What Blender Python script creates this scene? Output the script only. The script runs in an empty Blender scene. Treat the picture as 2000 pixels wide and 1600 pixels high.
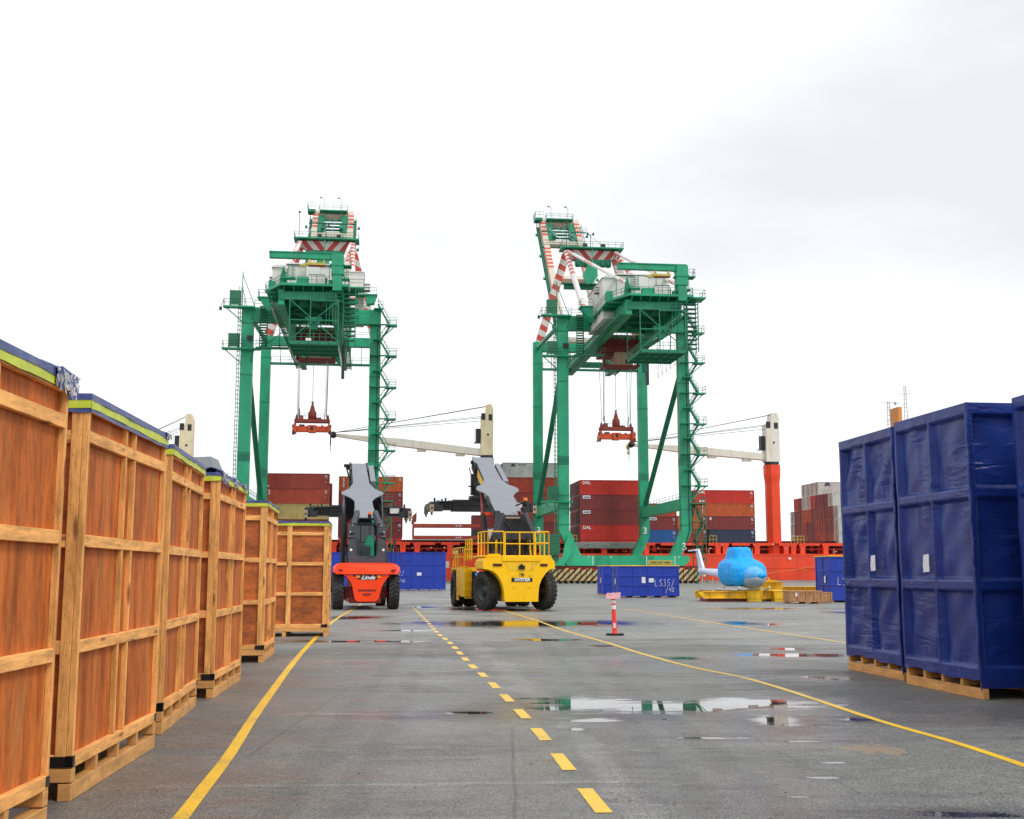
import bpy, math, random
from mathutils import Vector as V, Matrix
R = math.radians
rnd = random.Random(7)
sc = bpy.context.scene
col = sc.collection

# ------------------------------------------------------------------ camera
F, PIT, EYE = 2286.0, R(7.95), 1.7
cam = bpy.data.objects.new('camera', bpy.data.cameras.new('camera'))
col.objects.link(cam); sc.camera = cam
cam.data.sensor_width = 36; cam.data.sensor_fit = 'HORIZONTAL'
cam.data.lens = 36 * F / 2000
cam.data.clip_start = .1; cam.data.clip_end = 6000
cam.location = (0, 0, EYE); cam.rotation_euler = (R(90) + PIT, 0, 0)

# ------------------------------------------------------------------ sky, sun, exposure
SUN_EL, SUN_AZ = R(50), R(125)          # azimuth from +y (ahead) towards +x
w = bpy.data.worlds.new('World'); sc.world = w; w.use_nodes = True
nt = w.node_tree; nt.nodes.clear()
def N(t, ty, **kw):
    n = t.nodes.new(ty)
    for k, v in kw.items(): setattr(n, k, v)
    return n
out = N(nt, 'ShaderNodeOutputWorld'); bg = N(nt, 'ShaderNodeBackground')
sky = N(nt, 'ShaderNodeTexSky', sky_type='NISHITA', sun_disc=False, sun_elevation=SUN_EL, sun_rotation=SUN_AZ)
tc = N(nt, 'ShaderNodeTexCoord')
mp = N(nt, 'ShaderNodeMapping'); mp.inputs['Scale'].default_value = (1.0, 1.0, 2.6); mp.inputs['Location'].default_value = (.35, .2, .1)
no = N(nt, 'ShaderNodeTexNoise'); no.inputs['Scale'].default_value = 1.7; no.inputs['Detail'].default_value = 5; no.inputs['Roughness'].default_value = .5
cr = N(nt, 'ShaderNodeValToRGB')
cr.color_ramp.elements[0].position = .31; cr.color_ramp.elements[0].color = (.735, .75, .775, 1)
cr.color_ramp.elements[1].position = .57; cr.color_ramp.elements[1].color = (1.0, 1.005, 1.02, 1)
sep = N(nt, 'ShaderNodeSeparateXYZ')
# cloud is thicker to the right of the yard
ad = N(nt, 'ShaderNodeMath', operation='MULTIPLY_ADD'); ad.inputs[1].default_value = -.17; ad.inputs[2].default_value = .075
ad2 = N(nt, 'ShaderNodeMath', operation='ADD')
sk = N(nt, 'ShaderNodeVectorMath', operation='SCALE'); sk.inputs['Scale'].default_value = .09
mx = N(nt, 'ShaderNodeMix', data_type='RGBA'); mx.inputs[0].default_value = .93
L = nt.links.new
L(tc.outputs['Generated'], mp.inputs[0]); L(mp.outputs[0], no.inputs['Vector'])
# a band of thicker grey cloud climbs towards the right
def M_(op, a, b=None, c=None):
    n = N(nt, 'ShaderNodeMath', operation=op)
    for i, q in enumerate((a, b, c)):
        if q is None: continue
        if isinstance(q, (int, float)): n.inputs[i].default_value = q
        else: L(q, n.inputs[i])
    return n.outputs[0]
L(tc.outputs['Generated'], sep.inputs[0])
dz = M_('ABSOLUTE', M_('SUBTRACT', sep.outputs['Z'], M_('MULTIPLY_ADD', sep.outputs['X'], .24, .275)))
wd_ = M_('MAXIMUM', M_('MULTIPLY_ADD', sep.outputs['X'], .14, .12), .05)
bm = N(nt, 'ShaderNodeMapRange', interpolation_type='SMOOTHSTEP'); bm.inputs[1].default_value = .1; bm.inputs[2].default_value = 1.25; bm.inputs[3].default_value = 1; bm.inputs[4].default_value = 0
L(M_('DIVIDE', dz, wd_), bm.inputs[0])
xr = N(nt, 'ShaderNodeMapRange', interpolation_type='SMOOTHSTEP'); xr.inputs[1].default_value = -.30; xr.inputs[2].default_value = .30; L(sep.outputs['X'], xr.inputs[0])
L(M_('MULTIPLY', bm.outputs[0], M_('MULTIPLY_ADD', xr.outputs[0], .6, .4)), ad.inputs[0])
L(no.outputs['Fac'], ad2.inputs[0]); L(ad.outputs[0], ad2.inputs[1]); L(ad2.outputs[0], cr.inputs[0])
L(sky.outputs[0], sk.inputs[0]); L(sk.outputs[0], mx.inputs[6]); L(cr.outputs[0], mx.inputs[7])
L(mx.outputs[2], bg.inputs[0]); L(bg.outputs[0], out.inputs[0])
bg.inputs[1].default_value = 1.0
sun = bpy.data.objects.new('sun', bpy.data.lights.new('sun', 'SUN')); col.objects.link(sun)
sun.data.energy = 1.25; sun.data.angle = R(14); sun.data.color = (1, .97, .92)
sd = V((math.sin(SUN_AZ) * math.cos(SUN_EL), math.cos(SUN_AZ) * math.cos(SUN_EL), math.sin(SUN_EL)))
sun.rotation_euler = sd.to_track_quat('Z', 'Y').to_euler(); sun.location = (0, 40, 90)
sc.view_settings.view_transform = 'Standard'; sc.view_settings.look = 'None'
sc.view_settings.exposure = 0.3; sc.view_settings.gamma = 1
sc.render.engine = 'CYCLES'

# ------------------------------------------------------------------ survey helpers (measured bearings -> metres)
CP, SP = math.cos(PIT), math.sin(PIT)
def ray(px, py):
    a = (px - 1000) / F; b = (800 - py) / F
    return V((a, CP - b * SP, SP + b * CP))
def gp(px, py, z=0.0):
    d = ray(px, py); t = (z - EYE) / d.z
    return V((d.x * t, d.y * t, z))
def at(px, py, D):
    d = ray(px, py); t = D / d.y
    return V((d.x * t, D, EYE + d.z * t))

# ------------------------------------------------------------------ mesh builder
class MB:
    def __init__(s): s.v = []; s.f = []; s.m = []; s.s = []; s.M = None
    def add(s, vs, fs, m=0, sm=False):
        n = len(s.v)
        s.v += [(s.M @ V(p)) if s.M else V(p) for p in vs]
        for f in fs:
            s.f.append([i + n for i in f]); s.m.append(m); s.s.append(sm)
        return s
    def box(s, x0, x1, y0, y1, z0, z1, m=0):
        vs = [(x, y, z) for x in (x0, x1) for y in (y0, y1) for z in (z0, z1)]
        return s.add(vs, [(0, 1, 3, 2), (4, 6, 7, 5), (0, 4, 5, 1), (2, 3, 7, 6), (0, 2, 6, 4), (1, 5, 7, 3)], m)
    def beam(s, p, q, w, h, m=0, up=(0, 0, 1), w2=None, h2=None):
        p, q = V(p), V(q); d = (q - p).normalized(); up = V(up)
        if abs(d.dot(up)) > .98: up = V((0, 1, 0))
        x = d.cross(up).normalized(); z = x.cross(d)
        w2 = w2 or w; h2 = h2 or h
        vs = [p + x * (a * w / 2) + z * (b * h / 2) for a, b in ((-1, -1), (1, -1), (1, 1), (-1, 1))] + \
             [q + x * (a * w2 / 2) + z * (b * h2 / 2) for a, b in ((-1, -1), (1, -1), (1, 1), (-1, 1))]
        return s.add(vs, [(0, 1, 2, 3), (7, 6, 5, 4), (0, 4, 5, 1), (1, 5, 6, 2), (2, 6, 7, 3), (3, 7, 4, 0)], m)
    def tube(s, p, q, r, n=8, m=0, r2=None, caps=True):
        p, q = V(p), V(q); d = (q - p).normalized(); r2 = r if r2 is None else r2
        a = d.cross(V((0, 0, 1)));  a = V((1, 0, 0)) if a.length < .05 else a.normalized()
        b = d.cross(a)
        vs = []
        for c, rr in ((p, r), (q, r2)):
            vs += [c + (a * math.cos(2 * math.pi * i / n) + b * math.sin(2 * math.pi * i / n)) * rr for i in range(n)]
        s.add(vs, [(i, (i + 1) % n, n + (i + 1) % n, n + i) for i in range(n)], m, True)
        if caps: s.add(vs, [tuple(range(n))[::-1], tuple(range(n, 2 * n))], m)
        return s
    def path(s, pts, r, n=6, m=0):
        for a, b in zip(pts, pts[1:]): s.tube(a, b, r, n, m)
        return s
    def prism(s, pts, ax, a0, a1, m=0, m2=None):
        # polygon in the plane across axis ax ('x': (y,z), 'y': (x,z), 'z': (x,y))
        def P(u, t):
            return {'x': (t, u[0], u[1]), 'y': (u[0], t, u[1]), 'z': (u[0], u[1], t)}[ax]
        n = len(pts); vs = [P(u, a0) for u in pts] + [P(u, a1) for u in pts]
        s.add(vs, [tuple(range(n))], m if m2 is None else m2); s.add(vs, [tuple(range(n, 2 * n))[::-1]], m)
        return s.add(vs, [(i, n + i, n + (i + 1) % n, (i + 1) % n) for i in range(n)], m)
    def lathe(s, prof, c, ax=(1, 0, 0), n=32, m=0, sm=True):
        # prof: (offset along axis, radius)
        ax = V(ax).normalized(); a = ax.cross(V((0, 0, 1)))
        a = V((1, 0, 0)) if a.length < .05 else a.normalized()
        b = ax.cross(a); c = V(c); vs = []
        for o, r in prof:
            vs += [c + ax * o + (a * math.cos(2 * math.pi * i / n) + b * math.sin(2 * math.pi * i / n)) * r for i in range(n)]
        k = len(prof)
        return s.add(vs, [(j * n + i, j * n + (i + 1) % n, (j + 1) * n + (i + 1) % n, (j + 1) * n + i) for j in range(k - 1) for i in range(n)], m, sm)
    def build(s, name, mats, parent=None, bevel=0, loc=None, rz=0, seg=1):
        me = bpy.data.meshes.new(name)
        me.from_pydata([tuple(p) for p in s.v], [], s.f)
        mats = mats if isinstance(mats, (list, tuple)) else [mats]
        for k in mats: me.materials.append(k)
        me.polygons.foreach_set('material_index', [min(i, len(mats) - 1) for i in s.m])
        me.polygons.foreach_set('use_smooth', s.s)
        me.update()
        o = bpy.data.objects.new(name, me); col.objects.link(o)
        if parent: o.parent = parent
        if loc is not None: o.location = loc
        o.rotation_euler.z = rz
        if bevel:
            b = o.modifiers.new('bevel', 'BEVEL'); b.width = bevel; b.segments = seg; b.limit_method = 'ANGLE'; b.angle_limit = R(40)
        return o
def islands(mb, name, mats, parent=None, gap=.12, **k):
    """build each cluster of touching pieces as an object of its own"""
    par = list(range(len(mb.v)))
    def find(i):
        while par[i] != i: par[i] = par[par[i]]; i = par[i]
        return i
    for f in mb.f:
        for i in f[1:]: par[find(i)] = find(f[0])
    comp = {}
    for i in range(len(mb.v)): comp.setdefault(find(i), []).append(i)
    bx = []
    for c in comp.values():
        P = [mb.v[i] for i in c]; bx.append(([min(p[a] for p in P) for a in range(3)], [max(p[a] for p in P) for a in range(3)], set(c)))
    merged = True
    while merged:
        merged = False
        for i in range(len(bx)):
            for j in range(i + 1, len(bx)):
                if all(bx[i][0][a] - gap <= bx[j][1][a] and bx[j][0][a] - gap <= bx[i][1][a] for a in range(3)):
                    bx[i] = ([min(bx[i][0][a], bx[j][0][a]) for a in range(3)], [max(bx[i][1][a], bx[j][1][a]) for a in range(3)], bx[i][2] | bx[j][2]); del bx[j]; merged = True; break
            if merged: break
    out_ = []
    for _, _, ids in bx:
        q = MB(); mp_ = {}
        for i in sorted(ids): mp_[i] = len(q.v); q.v.append(mb.v[i])
        for f, m, s_ in zip(mb.f, mb.m, mb.s):
            if f[0] in ids: q.f.append([mp_[i] for i in f]); q.m.append(m); q.s.append(s_)
        out_.append(q.build(name, mats, parent, **k))
    return out_
def fixn(o):
    import bmesh
    bm = bmesh.new(); bm.from_mesh(o.data); bmesh.ops.recalc_face_normals(bm, faces=bm.faces); bm.to_mesh(o.data); bm.free(); return o

def empty(name, loc=(0, 0, 0), rz=0):
    o = bpy.data.objects.new(name, None); col.objects.link(o); o.location = loc; o.rotation_euler.z = rz
    o.empty_display_size = .3
    return o
def tag(o, label=None, cat=None, group=None, kind=None):
    if label: o['label'] = label
    if cat: o['category'] = cat
    if group: o['group'] = group
    if kind: o['kind'] = kind
    return o
def copy_tree(o, parent=None):
    c = o.copy(); col.objects.link(c); c.parent = parent
    for ch in list(o.children): copy_tree(ch, c)
    return c
def text_mesh(txt, size, parent, mat_, M, name='lettering', depth=.004, shear=0, sx=1, bold=0.0, align='CENTER'):
    cu = bpy.data.curves.new('txt', 'FONT'); cu.body = txt; cu.size = size; cu.extrude = depth
    cu.shear = shear; cu.align_x = align; cu.align_y = 'CENTER'; cu.offset = bold; cu.resolution_u = 3
    t = bpy.data.objects.new('txt', cu); col.objects.link(t)
    bpy.context.view_layer.update()
    me = bpy.data.meshes.new_from_object(t.evaluated_get(bpy.context.evaluated_depsgraph_get()))
    bpy.data.objects.remove(t)
    me.transform(Matrix.Diagonal((sx, 1, 1, 1))); me.transform(M)
    me.materials.clear(); me.materials.append(mat_)
    o = bpy.data.objects.new(name, me); col.objects.link(o)
    if parent: o.parent = parent
    return o
def facing(ax):   # text plane facing: 'y-' reads from -y side, 'x+' reads from +x side, 'x-' from -x side
    if ax == 'y-': return Matrix(((1, 0, 0), (0, 0, -1), (0, 1, 0))).to_4x4()
    if ax == 'x+': return Matrix(((0, 0, 1), (1, 0, 0), (0, 1, 0))).to_4x4()
    if ax == 'x-': return Matrix(((0, 0, -1), (-1, 0, 0), (0, 1, 0))).to_4x4()
def TM(x, y, z, ax='y-'): return Matrix.Translation((x, y, z)) @ facing(ax)

# ------------------------------------------------------------------ materials
MT = {}
def mat(name, c, rough=.55, metal=0.0, var=.12, scale=3.0, stretch=(1, 1, 1), bump=0.0, bscale=40., dirt=None, dirt_amt=0.0, coat=0.0, spec=.5, streak=True, knots=None, nr=.6, vr=(.3, .7)):
    m = bpy.data.materials.new(name); m.use_nodes = True; t = m.node_tree
    b = t.nodes['Principled BSDF']; l = t.links.new
    b.inputs['Roughness'].default_value = rough; b.inputs['Metallic'].default_value = metal
    b.inputs['Specular IOR Level'].default_value = spec
    if coat: b.inputs['Coat Weight'].default_value = coat; b.inputs['Coat Roughness'].default_value = .08
    tc = N(t, 'ShaderNodeTexCoord'); oi = N(t, 'ShaderNodeObjectInfo')
    off = N(t, 'ShaderNodeVectorMath', operation='ADD')
    sc_ = N(t, 'ShaderNodeMath', operation='MULTIPLY'); sc_.inputs[1].default_value = 37.
    l(oi.outputs['Random'], sc_.inputs[0]); l(tc.outputs['Object'], off.inputs[0]); l(sc_.outputs[0], off.inputs[1])
    mp = N(t, 'ShaderNodeMapping'); mp.inputs['Scale'].default_value = stretch; l(off.outputs[0], mp.inputs[0])
    n1 = N(t, 'ShaderNodeTexNoise'); n1.inputs['Scale'].default_value = scale; n1.inputs['Detail'].default_value = 6 if nr < .65 else 10; n1.inputs['Roughness'].default_value = nr
    l(mp.outputs[0], n1.inputs['Vector'])
    mr = N(t, 'ShaderNodeMapRange'); mr.inputs[1].default_value = vr[0]; mr.inputs[2].default_value = vr[1]
    mr.inputs[3].default_value = 1 - var; mr.inputs[4].default_value = 1 + var
    l(n1.outputs['Fac'], mr.inputs[0])
    vm = N(t, 'ShaderNodeVectorMath', operation='SCALE'); vm.inputs[0].default_value = c[:3]; l(mr.outputs[0], vm.inputs['Scale'])
    last = vm.outputs[0]
    if dirt_amt > 0:
        mp2 = N(t, 'ShaderNodeMapping'); mp2.inputs['Scale'].default_value = (1, 1, .22 if streak else 1); l(off.outputs[0], mp2.inputs[0])
        n2 = N(t, 'ShaderNodeTexNoise'); n2.inputs['Scale'].default_value = scale * 1.7; n2.inputs['Detail'].default_value = 8 if nr < .65 else 12; n2.inputs['Roughness'].default_value = max(.65, nr)
        l(mp2.outputs[0], n2.inputs['Vector'])
        r2 = N(t, 'ShaderNodeMapRange'); r2.inputs[1].default_value = .5; r2.inputs[2].default_value = .72; r2.inputs[4].default_value = dirt_amt
        l(n2.outputs['Fac'], r2.inputs[0])
        mx = N(t, 'ShaderNodeMix', data_type='RGBA'); mx.inputs[7].default_value = (*dirt, 1)
        l(r2.outputs[0], mx.inputs[0]); l(last, mx.inputs[6]); last = mx.outputs[2]
    if knots:
        mk = N(t, 'ShaderNodeMapping'); mk.inputs['Scale'].default_value = knots; l(off.outputs[0], mk.inputs[0])
        vo = N(t, 'ShaderNodeTexVoronoi'); vo.inputs['Scale'].default_value = 1.0; l(mk.outputs[0], vo.inputs['Vector'])
        kr = N(t, 'ShaderNodeMapRange'); kr.inputs[1].default_value = .10; kr.inputs[2].default_value = .20; kr.inputs[3].default_value = .8; kr.inputs[4].default_value = 0
        l(vo.outputs['Distance'], kr.inputs[0])
        kx = N(t, 'ShaderNodeMix', data_type='RGBA'); kx.inputs[7].default_value = (c[0] * .22, c[1] * .16, c[2] * .2, 1)
        l(kr.outputs[0], kx.inputs[0]); l(last, kx.inputs[6]); last = kx.outputs[2]
    l(last, b.inputs['Base Color'])
    if bump:
        n3 = N(t, 'ShaderNodeTexNoise'); n3.inputs['Scale'].default_value = bscale; n3.inputs['Detail'].default_value = 4
        l(mp.outputs[0], n3.inputs['Vector'])
        bp = N(t, 'ShaderNodeBump'); bp.inputs['Strength'].default_value = bump; bp.inputs['Distance'].default_value = .02
        l(n3.outputs['Fac'], bp.inputs['Height']); l(bp.outputs[0], b.inputs['Normal'])
    MT[name] = m; return m
def stripes(name, ca, cb, k, vec, duty=.5, absx=False, cx=0.0):
    """painted stripes: fract(k * dot(p, vec))"""
    m = bpy.data.materials.new(name); m.use_nodes = True; t = m.node_tree; b = t.nodes['Principled BSDF']; l = t.links.new
    b.inputs['Roughness'].default_value = .5
    tc = N(t, 'ShaderNodeTexCoord'); src = tc.outputs['Object']
    if absx:
        s0 = N(t, 'ShaderNodeVectorMath', operation='SUBTRACT'); s0.inputs[1].default_value = (cx, 0, 0); l(src, s0.inputs[0])
        a = N(t, 'ShaderNodeVectorMath', operation='ABSOLUTE'); l(s0.outputs[0], a.inputs[0]); src = a.outputs[0]
    d = N(t, 'ShaderNodeVectorMath', operation='DOT_PRODUCT'); d.inputs[1].default_value = vec; l(src, d.inputs[0])
    mu = N(t, 'ShaderNodeMath', operation='MULTIPLY'); mu.inputs[1].default_value = k; l(d.outputs['Value'], mu.inputs[0])
    fr = N(t, 'ShaderNodeMath', operation='FRACT'); l(mu.outputs[0], fr.inputs[0])
    gt = N(t, 'ShaderNodeMath', operation='GREATER_THAN'); gt.inputs[1].default_value = duty; l(fr.outputs[0], gt.inputs[0])
    mx = N(t, 'ShaderNodeMix', data_type='RGBA'); mx.inputs[6].default_value = (*ca, 1); mx.inputs[7].default_value = (*cb, 1)
    l(gt.outputs[0], mx.inputs[0])
    n = N(t, 'ShaderNodeTexNoise'); n.inputs['Scale'].default_value = 1.5; n.inputs['Detail'].default_value = 6
    l(tc.outputs['Object'], n.inputs['Vector'])
    mr = N(t, 'ShaderNodeMapRange'); mr.inputs[3].default_value = .75; mr.inputs[4].default_value = 1.15; l(n.outputs['Fac'], mr.inputs[0])
    v = N(t, 'ShaderNodeVectorMath', operation='SCALE'); l(mx.outputs[2], v.inputs[0]); l(mr.outputs[0], v.inputs['Scale'])
    l(v.outputs[0], b.inputs['Base Color']); MT[name] = m; return m

GREEN = mat('crane green', (.010, .335, .172), .5, var=.26, scale=.35, dirt=(.05, .12, .07), dirt_amt=.5)
GREEND = mat('crane green steelwork', (.008, .20, .105), .6, var=.2, scale=.8)
GREENL = mat('crane green repaint', (.024, .43, .22), .5, var=.16, scale=.3, dirt=(.04, .2, .12), dirt_amt=.4)
MESHG = mat('green wire mesh', (.03, .17, .09), .7)
CREAM = mat('boom cream paint', (.62, .56, .46), .55, var=.12, scale=.6, dirt=(.4, .3, .2), dirt_amt=.4)
WHITE = mat('white paint', (.74, .72, .70), .55, var=.06, scale=.5, dirt=(.5, .46, .42), dirt_amt=.35)
HOUSE = mat('white sheet cladding', (.76, .73, .70), .6, var=.06, scale=.5, dirt=(.42, .37, .33), dirt_amt=.4)
REDW = stripes('red white bands', (.62, .07, .04), (.72, .68, .64), .45, (0, 0, 1))
REDWD = stripes('red white diagonal bands', (.55, .06, .04), (.66, .62, .58), .42, (.55, .0, 1))
CHEV = stripes('red white chevrons', (.45, .04, .03), (.62, .58, .55), .42, (1, 0, -.8), absx=True, cx=.5)
HAZ = stripes('yellow black hazard stripes', (.58, .42, .17), (.03, .02, .02), .95, (1, .3, -1), duty=.56)
TROL = mat('trolley dark red', (.19, .025, .02), .6, var=.25, scale=1.2)
CABT = mat('trolley cab tan', (.42, .30, .19), .6, var=.1)
SPRO = mat('spreader orange', (.72, .09, .015), .5, var=.2, scale=1.5, dirt=(.2, .05, .03), dirt_amt=.5)
SPRR = mat('headblock red', (.28, .045, .03), .6, var=.2, scale=1.5)
ROPE = mat('steel rope', (.30, .36, .38), .5)
DARK = mat('dark steel', (.022, .024, .028), .5, var=.3, scale=2, bump=.2, bscale=8)
BLACK = mat('black rubber', (.012, .012, .013), .75, var=.3, scale=4, bump=.4, bscale=25)
TYRE = mat('tyre rubber', (.030, .029, .028), .82, var=.35, scale=3, bump=.5, bscale=30, dirt=(.10, .09, .08), dirt_amt=.6, streak=False)
RIMD = mat('wheel rim', (.035, .035, .037), .45, var=.2)
GREYS = mat('grey boom plate', (.235, .25, .285), .5, var=.06, scale=1.2, dirt=(.2, .21, .23), dirt_amt=.35, streak=True, spec=.3)
GREYD = mat('charcoal panel', (.055, .060, .072), .45, var=.15, scale=1.5)
YEL = mat('machine yellow', (.98, .56, .003), .45, var=.05, scale=1.2, dirt=(.6, .34, .01), dirt_amt=.25, spec=.3)
YELO = mat('yellow frame steel', (.92, .55, .008), .5, var=.2, scale=1.2, dirt=(.35, .17, .03), dirt_amt=.7, bump=.1)
ORG = mat('machine orange red', (.98, .060, .006), .42, var=.05, scale=1.2, spec=.3, dirt=(.6,.04,.01), dirt_amt=.25)
REDD = mat('chassis red', (.22, .012, .01), .5, var=.2)
SHIP = mat('ship orange red', (.90, .066, .014), .5, var=.14, scale=.12, stretch=(1, 1, .5), dirt=(.45, .04, .02), dirt_amt=.55)
SHIPD = mat('ship coaming red', (.50, .035, .015), .6, var=.3, scale=.5, dirt=(.12, .02, .015), dirt_amt=.6)
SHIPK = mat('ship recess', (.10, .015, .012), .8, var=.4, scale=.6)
GALV = mat('galvanised steel', (.38, .40, .38), .55, var=.3, scale=2)
PLY = mat('red plywood', (.50, .128, .024), .68, var=.46, scale=1.7, stretch=(3.4, 3.4, .6), dirt=(.56, .26, .085), dirt_amt=.8, bump=.08, bscale=60, spec=.2, nr=.78, vr=(.38, .62))
PLYE = mat('end panel plywood', (.44, .11, .02), .7, nr=.78, vr=(.38, .62), var=.5, scale=1.6, stretch=(.6, .6, 1.6), dirt=(.12, .04, .02), dirt_amt=.6, bump=.08, bscale=60, streak=False)
PINE = mat('pine timber', (.80, .40, .125), .65, knots=(7, 7, 1.6), spec=.25, nr=.78, vr=(.38, .62), var=.36, scale=2.6, stretch=(5, 5, .6), dirt=(.38, .17, .05), dirt_amt=.5, bump=.12, bscale=50, streak=False)
PINEH = mat('pine rail timber', (.88, .43, .135), .65, knots=(1.6, 1.7, 9), spec=.25, nr=.78, vr=(.38, .62), var=.36, scale=2.6, stretch=(.6, .6, 5), dirt=(.38, .17, .05), dirt_amt=.5, bump=.12, bscale=50, streak=False)
PALL = mat('pallet timber', (.66, .33, .10), .7, var=.28, scale=3, stretch=(.6, .6, 4), dirt=(.28, .16, .08), dirt_amt=.55, bump=.15, bscale=50, streak=False)
LIME = mat('lime tarpaulin edge', (.52, .60, .03), .45, var=.22, scale=5, dirt=(.75, .62, .05), dirt_amt=.5, streak=False)
TARPT = mat('blue tarpaulin lid', (.035, .06, .22), .4, var=.3, scale=4, dirt=(.25, .3, .42), dirt_amt=.35, bump=.3, bscale=9, streak=False)
SCUFF = mat('torn tarpaulin backing', (.55, .52, .50), .7, var=.3, scale=9)
STRAP = mat('black corner tape', (.01, .01, .012), .35)
PAPER = mat('white paper', (.75, .76, .82), .7, var=.05)
BLUE = mat('blue crate sheet', (.006, .036, .37), .5, var=.12, scale=1.2, dirt=(.03, .07, .35), dirt_amt=.4, bump=.15, bscale=5)
CYAN = mat('light blue tarpaulin', (.004, .37, .92), .5, var=.16, scale=2.6, bump=1.0, bscale=4.2, spec=.35)
CYANL = mat('pale blue wrap', (.10, .42, .86), .38, var=.15, scale=3, bump=.4, bscale=5)
LILAC = mat('pale lilac film', (.62, .66, .84), .4, var=.15, scale=3, bump=.3, bscale=6)
WOODC = mat('weathered crate wood', (.44, .22, .10), .7, var=.4, scale=4, stretch=(4, 4, .6), dirt=(.2, .09, .04), dirt_amt=.6)
POST = mat('orange plastic', (.92, .045, .02), .45, var=.06)
REFL = mat('white reflective band', (.8, .78, .74), .4)
PINK = mat('sun faded flyer', (.85, .45, .48), .6, var=.4, scale=18)
LETW = mat('white lettering', (.80, .80, .80), .5, var=.02)
LETB = mat('black lettering', (.015, .013, .012), .5)
LAMPO = mat('amber beacon', (.95, .22, .02), .3)
GLASS = mat('dark cab glass', (.010, .022, .022), .06, spec=.8)
GLASSG = mat('green seat vest', (.01, .30, .16), .4)
YRAIL = mat('ship yellow rail', (.52, .42, .08), .6)
SEAS = mat('ship white paint', (.70, .70, .68), .5)
ORGF = mat('funnel orange', (.62, .24, .05), .55)
CRN = mat('ship crane cream paint', (.86, .74, .50), .5, var=.08, scale=.5, dirt=(.62, .30, .10), dirt_amt=.45)
CRNW = mat('ship crane white jib', (.80, .75, .66), .5, var=.06, scale=.5, dirt=(.60, .27, .09), dirt_amt=.35)
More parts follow.
